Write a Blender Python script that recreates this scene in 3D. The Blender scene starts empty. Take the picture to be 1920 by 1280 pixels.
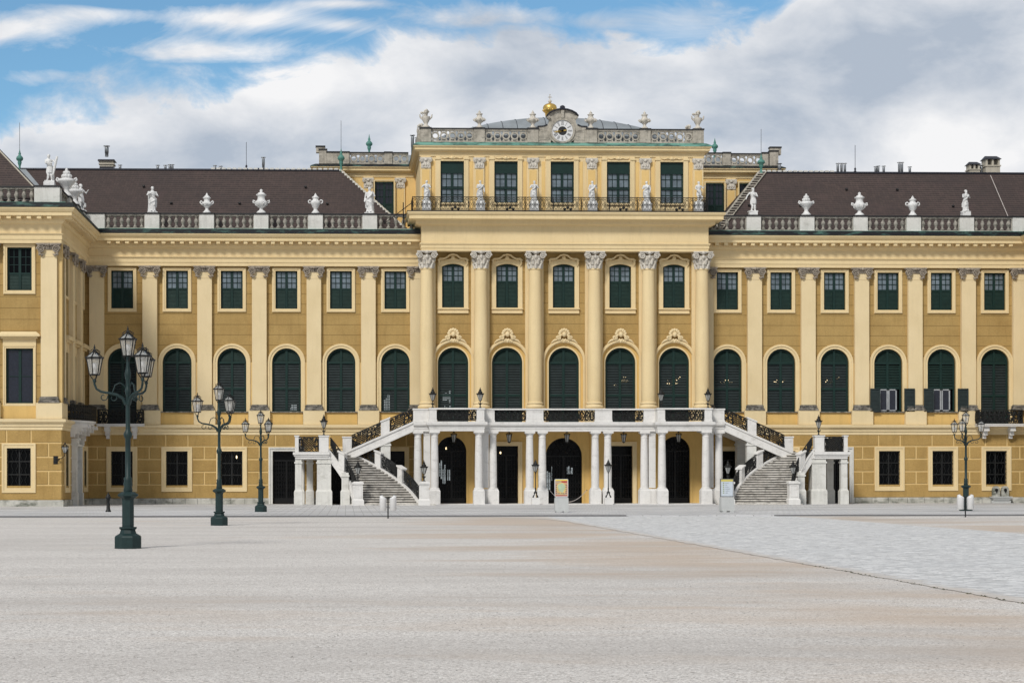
import bpy, bmesh, math, random
from mathutils import Vector, Matrix
PI = math.pi; R = math.radians
sc = bpy.context.scene
col = bpy.data.collections.new("scene"); sc.collection.children.link(col)
random.seed(7)

# ------------------------------------------------------------------ mesh helper
class MB:
    def __init__(s): s.v = []; s.f = []; s.sm = []; s.M = None; s.cmp = []
    def add(s, vs, fs, smooth=False):
        b = len(s.v); s.cmp.append((len(s.f), len(s.f)+len(fs)))
        if s.M is not None: vs = [tuple(s.M @ Vector(p)) for p in vs]
        s.v += [tuple(p) for p in vs]
        s.f += [tuple(b + i for i in f) for f in fs]; s.sm += [smooth] * len(fs)
    def box(s, x0, x1, y0, y1, z0, z1, c=0.0):
        if x0 > x1: x0, x1 = x1, x0
        if y0 > y1: y0, y1 = y1, y0
        if z0 > z1: z0, z1 = z1, z0
        if c <= 0:
            s.add([(x0,y0,z0),(x1,y0,z0),(x1,y1,z0),(x0,y1,z0),(x0,y0,z1),(x1,y0,z1),(x1,y1,z1),(x0,y1,z1)],
              [(0,3,2,1),(4,5,6,7),(0,1,5,4),(1,2,6,5),(2,3,7,6),(3,0,4,7)])
        else:                                   # front (-y) edges chamfered: block with bevelled face
            s.add([(x0,y1,z0),(x1,y1,z0),(x1,y1,z1),(x0,y1,z1),(x0,y0+c,z0),(x1,y0+c,z0),(x1,y0+c,z1),(x0,y0+c,z1),
                   (x0+c,y0,z0+c),(x1-c,y0,z0+c),(x1-c,y0,z1-c),(x0+c,y0,z1-c)],
              [(0,1,5,4),(1,2,6,5),(2,3,7,6),(3,0,4,7),(4,5,9,8),(5,6,10,9),(6,7,11,10),(7,4,8,11),(8,9,10,11),(3,2,1,0)])
    def frus(s, cx, cy, z0, z1, a0, b0, a1, b1):  # tapered box, half sizes
        s.add([(cx-a0,cy-b0,z0),(cx+a0,cy-b0,z0),(cx+a0,cy+b0,z0),(cx-a0,cy+b0,z0),(cx-a1,cy-b1,z1),(cx+a1,cy-b1,z1),(cx+a1,cy+b1,z1),(cx-a1,cy+b1,z1)],
              [(0,3,2,1),(4,5,6,7),(0,1,5,4),(1,2,6,5),(2,3,7,6),(3,0,4,7)])
    def rings(s, rs, smooth=True, cap=True, close=True):
        n = len(rs[0]); vs = [p for r in rs for p in r]; fs = []
        for i in range(len(rs)-1):
            for j in range(n if close else n-1):
                k = (j+1) % n
                fs.append((i*n+j, i*n+k, (i+1)*n+k, (i+1)*n+j))
        s.add(vs, fs, smooth)
        if cap and close:
            s.add(list(rs[0]), [tuple(reversed(range(n)))]); s.add(list(rs[-1]), [tuple(range(n))])
            q = s.cmp[-3:]; s.cmp[-3:] = [(q[0][0], q[2][1])]
    def lathe(s, prof, c=(0,0,0), n=16, sx=1, sy=1, smooth=True, a0=0, rot=0):
        rs = []
        for r, z in prof:
            r = max(r, 0.0005)
            rs.append([(c[0]+sx*r*math.cos(rot+2*PI*j/n), c[1]+sy*r*math.sin(rot+2*PI*j/n), c[2]+z) for j in range(n)])
        s.rings(rs, smooth)
    def tube(s, pts, r, n=6, smooth=True, closed=False):
        pts = [Vector(p) for p in pts]
        rad = r if isinstance(r, (list, tuple)) else [r]*len(pts)
        rs = []; up = None
        for i, p in enumerate(pts):
            if closed: t = pts[(i+1) % len(pts)] - pts[i-1]
            else: t = pts[min(i+1, len(pts)-1)] - pts[max(i-1, 0)]
            if t.length < 1e-9: t = Vector((0,0,1))
            t.normalize()
            if up is None:
                up = Vector((0,1,0)) if abs(t.y) < .8 else Vector((1,0,0))
            a = t.cross(up)
            if a.length < 1e-6: a = t.cross(Vector((1,.3,.2)))
            a.normalize(); b = a.cross(t).normalized(); up = b
            rs.append([tuple(p + a*math.cos(2*PI*j/n)*rad[i] + b*math.sin(2*PI*j/n)*rad[i]) for j in range(n)])
        if closed: rs.append(rs[0])
        s.rings(rs, smooth, cap=not closed)
    def ell(s, c, rx, ry, rz, n=12, m=8):
        s.rings([[(c[0]+rx*math.sin(PI*(i+.02)/(m+.04))*math.cos(2*PI*j/n), c[1]+ry*math.sin(PI*(i+.02)/(m+.04))*math.sin(2*PI*j/n), c[2]-rz*math.cos(PI*i/m)) for j in range(n)] for i in range(m+1)])
    def prism(s, poly, y0, y1, smooth=False):     # poly in (x,z)
        n = len(poly)
        s.add([(x,y0,z) for x,z in poly]+[(x,y1,z) for x,z in poly],
              [tuple(range(n)), tuple(reversed(range(n,2*n)))]+[(i,(i+1)%n,n+(i+1)%n,n+i) for i in range(n)], smooth)
    def slab(s, poly, z0, z1):                    # poly in (x,y)
        n = len(poly)
        s.add([(x,y,z0) for x,y in poly]+[(x,y,z1) for x,y in poly],
              [tuple(reversed(range(n))), tuple(range(n,2*n))]+[(i,(i+1)%n,n+(i+1)%n,n+i) for i in range(n)])
    def band(s, inner, outer, y0, y1):            # ring strip between two open polylines (x,z), extruded y0..y1
        n = len(inner)
        vs = [(x,y0,z) for x,z in inner]+[(x,y0,z) for x,z in outer]+[(x,y1,z) for x,z in inner]+[(x,y1,z) for x,z in outer]
        fs = []
        for i in range(n-1):
            fs += [(i,i+1,n+i+1,n+i),(2*n+i,3*n+i,3*n+i+1,2*n+i+1),(n+i,n+i+1,3*n+i+1,3*n+i),(i,2*n+i,2*n+i+1,i+1)]
        fs += [(0,n,3*n,2*n),(n-1,3*n-1,4*n-1,2*n-1)]
        s.add(vs, fs)
    def sweep(s, path, prof, smooth=False, cap=True):  # path (x,y) open, profile (out,z); out is to the right of travel
        P = [Vector(p) for p in path]; rs = []
        for i, p in enumerate(P):
            ns = []
            for a, b in ((i-1,i),(i,i+1)):
                if 0 <= a and b < len(P):
                    d = (P[b]-P[a]).normalized(); ns.append(Vector((d.y,-d.x)))
            if len(ns) == 2:
                m = (ns[0]+ns[1]); m = m / (m.length**2) * 2 if m.length > 1e-6 else ns[0]
            else: m = ns[0]
            rs.append([(p.x+m.x*o, p.y+m.y*o, z) for o, z in prof])
        n = len(prof); vs = [q for r in rs for q in r]; fs = []
        for i in range(len(rs)-1):
            for j in range(n-1): fs.append((i*n+j, (i+1)*n+j, (i+1)*n+j+1, i*n+j+1))
        if cap: fs += [tuple(range(n)), tuple(reversed(range((len(rs)-1)*n, len(rs)*n)))]
        s.add(vs, fs, smooth)
    def mesh(s, name, mat):
        me = bpy.data.meshes.new(name); me.from_pydata(s.v, [], s.f)
        me.polygons.foreach_set("use_smooth", s.sm); me.materials.append(mat); me.update(); return me
    def build(s, name, mat, parent=None, loc=(0,0,0), rz=0):
        o = bpy.data.objects.new(name, s.mesh(name, mat)); col.objects.link(o)
        if parent is not None: o.parent = parent
        o.location = loc; o.rotation_euler = (0,0,rz); return o

def each(mb, name, mat, parent):
    """every piece added to mb becomes a part of its own"""
    out = []
    for a, b in mb.cmp:
        fs = mb.f[a:b]; ids = sorted({i for f in fs for i in f}); mp = {i: k for k, i in enumerate(ids)}
        P = [Vector(mb.v[i]) for i in ids]; c = sum(P, Vector())/len(P)
        q = MB(); q.add([tuple(p-c) for p in P], [tuple(mp[i] for i in f) for f in fs]); out.append(q.build(name, mat, parent, c))
    return out
def empty(name, loc=(0,0,0), rz=0, label=None, cat=None, group=None):
    o = bpy.data.objects.new(name, None); col.objects.link(o); o.location = loc; o.rotation_euler = (0,0,rz)
    o.empty_display_size = .2
    return tag(o, label, cat, group)
def tag(o, label=None, cat=None, group=None, kind=None):
    if label: o["label"] = label
    if cat: o["category"] = cat
    if group: o["group"] = group
    if kind: o["kind"] = kind
    return o
def dup(o, loc=None, parent=None, rz=None, label=None):
    c = o.copy(); col.objects.link(c)
    if parent is not None: c.parent = parent
    if loc is not None: c.location = loc
    if rz is not None: c.rotation_euler = (0,0,rz)
    if label: c["label"] = label
    for ch in list(o.children): dup(ch, parent=c)
    return c

# ------------------------------------------------------------------ materials
def newmat(name):
    m = bpy.data.materials.new(name); m.use_nodes = True
    nt = m.node_tree; nt.nodes.clear()
    out = nt.nodes.new("ShaderNodeOutputMaterial"); b = nt.nodes.new("ShaderNodeBsdfPrincipled")
    nt.links.new(b.outputs[0], out.inputs[0]); return m, nt, b
def N(nt, t, **k):
    n = nt.nodes.new("ShaderNode"+t)
    for a, v in k.items(): setattr(n, a, v)
    return n
def L(nt, a, b): nt.links.new(a, b)
def math_(nt, op, a, b=None, c=None, clamp=False):
    n = N(nt, "Math", operation=op); n.use_clamp = clamp
    for i, x in enumerate((a, b, c)):
        if x is None: continue
        if isinstance(x, (int, float)): n.inputs[i].default_value = x
        else: L(nt, x, n.inputs[i])
    return n.outputs[0]
def mixc(nt, f, a, b, blend='MIX'):
    n = N(nt, "Mix", data_type='RGBA', blend_type=blend)
    if isinstance(f, (int, float)): n.inputs[0].default_value = f
    else: L(nt, f, n.inputs[0])
    for i, x in ((6, a), (7, b)):
        if isinstance(x, tuple): n.inputs[i].default_value = x[:3]+(1,)
        else: L(nt, x, n.inputs[i])
    return n.outputs[2]
def pos(nt, scale=(1,1,1)):
    g = N(nt, "NewGeometry"); m = N(nt, "Mapping"); m.inputs[3].default_value = scale
    L(nt, g.outputs["Position"], m.inputs[0]); return m.outputs[0]
def noise(nt, vec, scale, detail=4, rough=.55, dist=0):
    n = N(nt, "TexNoise"); n.inputs["Scale"].default_value = scale; n.inputs["Detail"].default_value = detail
    n.inputs["Roughness"].default_value = rough; n.inputs["Distortion"].default_value = dist
    L(nt, vec, n.inputs["Vector"]); return n.outputs[0]
def ramp(nt, fac, a, b, ca=(0,0,0), cb=(1,1,1)):
    n = N(nt, "ValToRGB"); e = n.color_ramp.elements
    e[0].position = a; e[1].position = b; e[0].color = ca+(1,); e[1].color = cb+(1,)
    L(nt, fac, n.inputs[0]); return n.outputs[0]
def bump(nt, b, h, dist=.02, strength=.5):
    n = N(nt, "Bump"); n.inputs["Strength"].default_value = strength; n.inputs["Distance"].default_value = dist
    L(nt, h, n.inputs["Height"]); L(nt, n.outputs[0], b.inputs["Normal"])
def stone(name, base, dark, rough=.85, sc1=.7, amt=.5, fine=30, bumpd=.008, streak=.35, joints=None, dirt=None, spec=.3):
    """plaster or stone: two-tone blotches, rain streaks, fine grain, optional horizontal joints, optional dirt patches"""
    m, nt, b = newmat(name); p = pos(nt)
    n1 = noise(nt, p, sc1, 6, .6); c = mixc(nt, math_(nt, 'MULTIPLY', ramp(nt, n1, .4, .75), amt), base, dark)
    ps = pos(nt, (1.6, 1.6, .22)); n2 = noise(nt, ps, 2.2, 5, .65)
    c = mixc(nt, math_(nt, 'MULTIPLY', ramp(nt, n2, .5, .8), streak), c, tuple(x*.62 for x in dark))
    n3 = noise(nt, p, fine, 3, .7)
    g = N(nt, "HueSaturation"); L(nt, c, g.inputs["Color"]); L(nt, math_(nt, 'MULTIPLY_ADD', n3, .5, .75), g.inputs["Value"]); c = g.outputs[0]
    if dirt:
        n4 = noise(nt, pos(nt, (1,1,2)), dirt[1], 7, .7)
        c = mixc(nt, math_(nt, 'MULTIPLY', ramp(nt, n4, dirt[2], dirt[3]), dirt[4]), c, dirt[0])
    h = n3
    if joints:
        sp = N(nt, "SeparateXYZ"); L(nt, p, sp.inputs[0])
        fr = math_(nt, 'FRACT', math_(nt, 'MULTIPLY', math_(nt, 'ADD', sp.outputs[2], joints[1]), 1/joints[0]))
        ln = math_(nt, 'LESS_THAN', fr, joints[2]/joints[0])
        c = mixc(nt, math_(nt, 'MULTIPLY', ln, .55), c, tuple(x*.4 for x in dark))
        h = math_(nt, 'SUBTRACT', math_(nt, 'MULTIPLY', n3, .35), math_(nt, 'MULTIPLY', ln, 1))
    L(nt, c, b.inputs["Base Color"]); b.inputs["Roughness"].default_value = rough
    b.inputs["Specular IOR Level"].default_value = spec
    bump(nt, b, h, bumpd, .6); return m
def plain(name, base, rough=.5, metal=0, var=.25, sc1=6, spec=.5, emit=None, es=1, coat=0):
    m, nt, b = newmat(name); p = pos(nt); n1 = noise(nt, p, sc1, 4, .6)
    c = mixc(nt, ramp(nt, n1, .3, .75), base, tuple(x*(1-var) for x in base))
    L(nt, c, b.inputs["Base Color"]); b.inputs["Metallic"].default_value = metal
    L(nt, math_(nt, 'MULTIPLY_ADD', n1, .2, rough-.1), b.inputs["Roughness"]); b.inputs["Specular IOR Level"].default_value = spec
    if emit: b.inputs["Emission Color"].default_value = emit+(1,); b.inputs["Emission Strength"].default_value = es
    return m
M = {}
OCH = (.435,.292,.108); OCHD = (.32,.203,.068); CR = (.775,.62,.36); CRD = (.66,.50,.265)
M['ochre'] = stone('ochre_roughcast', OCH, OCHD, sc1=.5, fine=9, bumpd=.05, joints=(.765,.37,.035), streak=.35, amt=.8)
M['block'] = stone('ochre_block', (.455,.298,.105), (.34,.213,.067), sc1=.6, fine=9, bumpd=.06, streak=.35, amt=.8)
M['cream'] = stone('cream_plaster', CR, CRD, sc1=.35, fine=40, bumpd=.004, streak=.2)
M['pinkcream'] = stone('pale_cream_plaster', (.775,.63,.385), (.66,.52,.29), sc1=.4, fine=40, bumpd=.004, streak=.16, amt=.6)
M['joint'] = stone('yellow_joint_plaster', (.68,.49,.22), (.58,.41,.17), sc1=.8, fine=40, bumpd=.004)
M['panel'] = stone('yellow_panel', (.70,.47,.17), (.6,.39,.13), sc1=.5, fine=30, bumpd=.004)
M['attic'] = stone('attic_orange', (.78,.545,.225), (.68,.45,.16), sc1=.5, fine=30, bumpd=.004)
M['white'] = stone('white_painted_stone', (.74,.725,.70), (.66,.645,.62), sc1=.9, fine=30, bumpd=.004, streak=.3, dirt=((.36,.35,.32),1.6,.52,.76,.55))
M['pier'] = stone('white_pier_render', (.70,.69,.65), (.56,.55,.50), sc1=1.2, fine=30, bumpd=.004, streak=.45, dirt=((.34,.33,.29),1.4,.52,.76,.6))
M['statue'] = stone('white_statue_stone', (.76,.76,.75), (.56,.56,.55), sc1=3, fine=20, bumpd=.01, streak=.6, amt=.7, dirt=((.32,.32,.31),5,.55,.75,.6))
M['oldstone'] = stone('weathered_stone', (.50,.46,.39), (.26,.24,.20), sc1=1.6, fine=25, bumpd=.02, streak=.7, amt=.9, dirt=((.10,.095,.085),2.2,.5,.72,.8))
M['baluster'] = stone('stone_baluster', (.42,.39,.34), (.22,.21,.18), sc1=2.5, fine=25, bumpd=.01, streak=.7, amt=1, dirt=((.07,.065,.06),5,.45,.7,.75))
M['capital'] = stone('grey_brown_capital', (.40,.345,.28), (.15,.125,.10), sc1=4, fine=20, bumpd=.02, streak=.7, amt=.9)
M['capital2'] = stone('pale_grey_capital', (.64,.60,.53), (.46,.42,.36), sc1=4, fine=20, bumpd=.02, streak=.6, amt=.8)
M['pbase'] = stone('dark_base_moulding', (.36,.33,.28), (.10,.09,.08), sc1=2.5, fine=25, bumpd=.01, streak=.8, amt=1, dirt=((.04,.04,.035),4,.42,.6,.85))
M['plinth'] = stone('stained_plinth_slabs', (.56,.55,.50), (.36,.35,.30), sc1=.8, fine=25, bumpd=.01, streak=.5, amt=.9, dirt=((.09,.10,.075),.9,.46,.64,.9))
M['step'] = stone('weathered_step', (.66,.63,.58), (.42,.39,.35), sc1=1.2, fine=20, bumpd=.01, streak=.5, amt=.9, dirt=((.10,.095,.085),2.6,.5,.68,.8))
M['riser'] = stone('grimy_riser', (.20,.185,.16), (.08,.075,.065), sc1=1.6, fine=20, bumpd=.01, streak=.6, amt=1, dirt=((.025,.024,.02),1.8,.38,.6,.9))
M['black'] = plain('blackened_coping', (.018,.018,.02), .6, var=.4)
M['iron'] = plain('wrought_iron', (.010,.011,.011), .5, 0, var=.4, sc1=20, spec=.35)
M['green'] = plain('dark_green_paint', (.007,.030,.025), .5, var=.3, sc1=3, spec=.3)
M['slat'] = plain('green_shutter_slat', (.011,.036,.029), .6, var=.35, sc1=2, spec=.25)
M['slatd'] = plain('dark_shutter_slat', (.030,.045,.046), .6, var=.35, sc1=2, spec=.25)
M['lampgreen'] = plain('lamp_post_green', (.014,.036,.036), .5, 0, var=.35, sc1=9, spec=.35)
M['grille'] = plain('window_grille', (.008,.009,.009), .6, var=.3)
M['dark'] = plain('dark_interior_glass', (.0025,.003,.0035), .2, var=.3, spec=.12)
M['pane'] = plain('blue_grey_pane', (.20,.25,.29), .2, var=.6, sc1=1.4, spec=.5)
M['pane2'] = plain('navy_pane', (.022,.026,.04), .15, var=.4, spec=.5)
M['blind'] = plain('pale_blind', (.42,.44,.46), .8, var=.4, sc1=2)
M['gold'] = plain('gilding', (.85,.57,.16), .36, .75, var=.4, sc1=5)
M['metal'] = plain('zinc_sheet', (.34,.375,.40), .55, .2, var=.35, sc1=.8)
M['flue'] = plain('steel_flue', (.35,.37,.39), .4, .6, var=.5, sc1=3)
M['darkmetal'] = plain('dark_cap_metal', (.03,.032,.045), .45, .3, var=.4)
M['bin'] = plain('white_enamel', (.74,.74,.74), .35, var=.12, sc1=4)
M['chimney'] = stone('chimney_render', (.50,.46,.38), (.36,.33,.27), sc1=2)
M['cable'] = plain('pale_cable', (.5,.45,.42), .6)
M['bright'] = plain('painted_far_daylight', (.6,.65,.68), .6, emit=(.55,.62,.64), es=.35, var=.5, sc1=3)  # glow stands in for daylight showing through from the far side
M['bulb'] = plain('lit_bulb', (1,.85,.55), .5, emit=(1,.78,.45), es=2.2)
M['concrete'] = stone('sign_base_concrete', (.50,.51,.50), (.42,.43,.42), sc1=3, fine=40, bumpd=.003, streak=.15)

def copper():
    m, nt, b = newmat('verdigris_copper'); p = pos(nt, (.6,.6,2)); n1 = noise(nt, p, 2.2, 6, .7)
    c = mixc(nt, ramp(nt, n1, .35, .6), (.025,.05,.045), (.12,.31,.25))
    n2 = noise(nt, p, .9, 3); c = mixc(nt, ramp(nt, n2, .5, .62), c, (.16,.36,.29))
    L(nt, c, b.inputs["Base Color"]); b.inputs["Roughness"].default_value = .6; return m
M['copper'] = copper()
def copper2():
    m, nt, b = newmat('dark_gutter_copper'); p = pos(nt, (.5,.5,2)); n1 = noise(nt, p, 1.6, 6, .7)
    c = mixc(nt, ramp(nt, n1, .52, .68), (.004,.006,.008), (.07,.16,.13))
    L(nt, c, b.inputs["Base Color"]); b.inputs["Roughness"].default_value = .5; return m
M['gutter'] = copper2()
M['finial'] = plain('green_patina_finial', (.10,.29,.24), .6, var=.45, sc1=4)

def glass(name, tint, alpha):
    m, nt, b = newmat(name)
    b.inputs["Base Color"].default_value = tint+(1,); b.inputs["Roughness"].default_value = .12
    b.inputs["Alpha"].default_value = alpha; b.inputs["Specular IOR Level"].default_value = .6
    return m
M['glass'] = glass('lantern_glass', (.74,.73,.68), .34)
M['glassdim'] = glass('dusty_lantern_glass', (.42,.43,.42), .7)

def tiles():
    m, nt, b = newmat('plain_roof_tiles'); g = N(nt, "NewGeometry"); sp = N(nt, "SeparateXYZ"); L(nt, g.outputs["Position"], sp.inputs[0])
    cb = N(nt, "CombineXYZ")
    L(nt, math_(nt, 'MULTIPLY_ADD', sp.outputs[1], .4, sp.outputs[0]), cb.inputs[0]); L(nt, sp.outputs[2], cb.inputs[1])
    br = N(nt, "TexBrick"); br.inputs["Scale"].default_value = 1.0
    br.inputs["Brick Width"].default_value = .22; br.inputs["Row Height"].default_value = .19
    br.inputs["Mortar Size"].default_value = .012; br.inputs["Bias"].default_value = -.1
    br.inputs["Color1"].default_value = (.036,.023,.020,1); br.inputs["Color2"].default_value = (.062,.040,.034,1); br.inputs["Mortar"].default_value = (.012,.008,.008,1)
    L(nt, cb.outputs[0], br.inputs["Vector"])
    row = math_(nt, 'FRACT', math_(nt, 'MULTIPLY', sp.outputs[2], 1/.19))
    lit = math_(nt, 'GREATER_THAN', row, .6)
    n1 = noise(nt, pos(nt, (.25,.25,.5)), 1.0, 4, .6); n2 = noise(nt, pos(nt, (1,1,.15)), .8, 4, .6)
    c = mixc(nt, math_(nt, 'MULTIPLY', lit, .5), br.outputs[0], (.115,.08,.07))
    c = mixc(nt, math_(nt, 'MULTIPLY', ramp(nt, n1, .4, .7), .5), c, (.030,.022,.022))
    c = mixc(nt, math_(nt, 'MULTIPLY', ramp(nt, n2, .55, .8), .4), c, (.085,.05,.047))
    L(nt, c, b.inputs["Base Color"]); b.inputs["Roughness"].default_value = .75
    bump(nt, b, row, .03, .6); return m
M['tile'] = tiles()

def gravel():
    m, nt, b = newmat('pale_gravel'); p = pos(nt)
    v = N(nt, "TexVoronoi"); v.inputs["Scale"].default_value = 55; L(nt, p, v.inputs["Vector"])
    v2 = N(nt, "TexVoronoi"); v2.inputs["Scale"].default_value = 27; L(nt, p, v2.inputs["Vector"])
    sp = N(nt, "SeparateColor"); L(nt, v.outputs["Color"], sp.inputs[0])
    sp2 = N(nt, "SeparateColor"); L(nt, v2.outputs["Color"], sp2.inputs[0])
    c = mixc(nt, sp.outputs[0], (.40,.372,.348), (.90,.865,.825))
    c = mixc(nt, math_(nt, 'MULTIPLY', math_(nt, 'GREATER_THAN', sp.outputs[1], .93), .75), c, (.74,.73,.70))
    c = mixc(nt, math_(nt, 'MULTIPLY', math_(nt, 'GREATER_THAN', sp2.outputs[1], .982), .6), c, (.20,.19,.18))
    c = mixc(nt, math_(nt, 'MULTIPLY', math_(nt, 'GREATER_THAN', sp2.outputs[0], .975), .5), c, (.75,.74,.72))
    # bare sandy bands: stretched sideways and across the avenue's edge
    nb = noise(nt, pos(nt, (.07,.19,1)), 1.0, 5, .6, .4); nb2 = noise(nt, pos(nt, (.5,1.2,1)), 1.0, 5, .65)
    spx = N(nt, "SeparateXYZ"); L(nt, p, spx.inputs[0])
    near = math_(nt, 'MULTIPLY', math_(nt, 'SUBTRACT', 1, math_(nt, 'DIVIDE', math_(nt, 'ABSOLUTE', math_(nt, 'SUBTRACT', math_(nt, 'ABSOLUTE', math_(nt, 'ADD', spx.outputs[0], .7)), 8.2)), 7.0), clamp=True), .24)
    f = math_(nt, 'ADD', math_(nt, 'ADD', nb, math_(nt, 'MULTIPLY', math_(nt, 'SUBTRACT', nb2, .5), .25)), near)
    f = ramp(nt, f, .57, .76)
    c = mixc(nt, math_(nt, 'MULTIPLY', f, .72), c, (.55,.44,.345))
    nl = noise(nt, pos(nt, (.05,.25,1)), 1.0, 5, .6); c = mixc(nt, math_(nt, 'MULTIPLY', ramp(nt, nl, .42, .7), .5), c, (.43,.40,.375))
    n6 = noise(nt, pos(nt, (.6,1.1,1)), 1.3, 6, .7); c = mixc(nt, math_(nt, 'MULTIPLY', ramp(nt, n6, .5, .75), .3), c, (.40,.37,.34))
    L(nt, c, b.inputs["Base Color"]); b.inputs["Roughness"].default_value = .95; b.inputs["Specular IOR Level"].default_value = .15
    n5 = noise(nt, p, 9, 4, .6)
    bump(nt, b, math_(nt, 'ADD', math_(nt, 'MULTIPLY', v.outputs["Distance"], .8), math_(nt, 'MULTIPLY', n5, .35)), .012, .5); return m
M['gravel'] = gravel()
def cobble():
    m, nt, b = newmat('pale_cobble_setts'); p = pos(nt, (5.2, 8.6, 1))
    v = N(nt, "TexVoronoi", feature='DISTANCE_TO_EDGE'); v.inputs["Scale"].default_value = 1; v.inputs["Randomness"].default_value = .55; L(nt, p, v.inputs["Vector"])
    vc = N(nt, "TexVoronoi"); vc.inputs["Scale"].default_value = 1; vc.inputs["Randomness"].default_value = .55; L(nt, p, vc.inputs["Vector"])
    sp = N(nt, "SeparateColor"); L(nt, vc.outputs["Color"], sp.inputs[0])
    c = mixc(nt, sp.outputs[0], (.47,.475,.48), (.90,.90,.895))
    c = mixc(nt, math_(nt, 'MULTIPLY', ramp(nt, v.outputs[0], .03, .10, (1,1,1), (0,0,0)), .55), c, (.36,.36,.36))
    n1 = noise(nt, pos(nt, (.3,.3,1)), 1, 5, .6); c = mixc(nt, math_(nt, 'MULTIPLY', ramp(nt, n1, .45, .7), .4), c, (.58,.59,.60))
    sx = N(nt, "SeparateXYZ"); g0 = N(nt, "NewGeometry"); L(nt, g0.outputs["Position"], sx.inputs[0])
    dist = math_(nt, 'SUBTRACT', 6.2, math_(nt, 'ABSOLUTE', math_(nt, 'ADD', sx.outputs[0], .72)))   # metres in from either edge
    ne = noise(nt, pos(nt), 1.7, 6, .7)
    spill = math_(nt, 'MULTIPLY', math_(nt, 'SUBTRACT', math_(nt, 'MULTIPLY_ADD', ne, 1.5, -.25), math_(nt, 'MULTIPLY', dist, 1.1)), 2.2, clamp=True)
    c = mixc(nt, math_(nt, 'MULTIPLY', spill, .85), c, (.60,.545,.49))                                # grit from the court lying over the outer setts
    L(nt, c, b.inputs["Base Color"]); b.inputs["Roughness"].default_value = .75
    bump(nt, b, ramp(nt, v.outputs[0], 0, .16), .015, .6); return m
M['cobble'] = cobble()
def pave():
    m, nt, b = newmat('grey_forecourt_paving'); p = pos(nt)
    br = N(nt, "TexBrick"); br.inputs["Scale"].default_value = 1; br.inputs["Brick Width"].default_value = .9; br.inputs["Row Height"].default_value = .6
    br.inputs["Mortar Size"].default_value = .02; br.inputs["Color1"].default_value = (.54,.54,.545,1); br.inputs["Color2"].default_value = (.66,.66,.665,1); br.inputs["Mortar"].default_value = (.2,.2,.2,1)
    L(nt, p, br.inputs["Vector"]); n1 = noise(nt, pos(nt, (.09,.25,1)), 1, 5, .6)
    c = mixc(nt, math_(nt, 'MULTIPLY', ramp(nt, n1, .46, .62), .55), br.outputs[0], (.32,.32,.32))
    L(nt, c, b.inputs["Base Color"]); b.inputs["Roughness"].default_value = .8; return m
M['pave'] = pave()
M['kerb'] = plain('dark_kerb_channel', (.21,.21,.215), .8, var=.3)
M['weed'] = plain('edge_moss', (.09,.09,.045), .9, var=.5, sc1=8)

# ------------------------------------------------------------------ ground
def sheet(name, poly, z, mat, kind='structure'):
    mb = MB(); n = len(poly); mb.add([(x,y,z) for x,y in poly], [tuple(range(n))]); o = mb.build(name, mat); return tag(o, kind=kind)
sheet('ground', [(-900,-700),(900,-700),(900,1500),(-900,1500)], 0, M['gravel'])
KY = -46.0
rg = random.Random(8)
EL = [(-6.95+rg.gauss(0,.045), -57-.35*i) for i in range(220)]
ER = [(5.5+rg.gauss(0,.05), -54-.6*i) for i in range(60)]
sheet('avenue', [(-6.95,-260),(5.5,-260)]+ER[::-1]+[(5.9,-51),(7.2,-48.8),(9.5,-47.2),(13,KY+.02),(-13,KY+.02),(-10,-47.5),(-8.2,-49.5),(-7.2,-52.5)]+EL, .008, M['cobble'])
mb = MB(); mb.box(-90, -7.2, KY, 20, -.3, .055); mb.box(3.8, 90, KY, 20, -.3, .055); mb.box(-7.2, 3.8, KY, 20, -.3, .052)
tag(mb.build('pavement', M['pave']), kind='structure')
mb = MB(); mb.box(-90, -2.6, KY-.75, KY-.004, -.1, .012); mb.box(4.6, 90, KY-.75, KY-.004, -.1, .012)
mb.box(-90, -2.6, KY-.004, KY+.12, -.1, .066); mb.box(4.6, 90, KY-.004, KY+.12, -.1, .066)
tag(mb.build('kerb', M['kerb']), kind='structure')
mb = MB(); rr = random.Random(5)
for i in range(420):                                     # ragged moss along the avenue's edge, and loose pebbles
    y = -129+34*rr.random()**2; x = -6.97 + rr.gauss(0,.03); s = rr.uniform(.004,.02)
    mb.add([(x-s*1.6,y,.008),(x,y-s,.009),(x+s*1.6,y,.008),(x,y+s,.009),(x,y,.008+s*.8)], [(0,1,4),(1,2,4),(2,3,4),(3,0,4)])
tag(mb.build('moss_edge', M['weed']), "ragged dark moss along the left edge of the cobbled avenue", "moss", kind='stuff')
mb = MB()
for i in range(2600):
    d = rr.uniform(12, 60); y = -129.55 + d; x = -16.1 + rr.uniform(-.27, .38)*d; s = rr.uniform(.004,.013)
    if x > -7: continue
    a = rr.uniform(0,3); q = [(x+s*math.cos(a+k*PI/2)*rr.uniform(.7,1.4), y+s*math.sin(a+k*PI/2)*rr.uniform(.7,1.4), .001) for k in range(4)]
    mb.add(q+[(x,y,s*.9)], [(0,1,4),(1,2,4),(2,3,4),(3,0,4)])
M['pebble'] = plain('loose_pebble', (.46,.44,.41), .9, var=.5, sc1=2.5)
tag(mb.build('loose_pebbles', M['pebble']), "small loose pebbles scattered over the pale gravel court", "gravel", kind='stuff')

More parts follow.
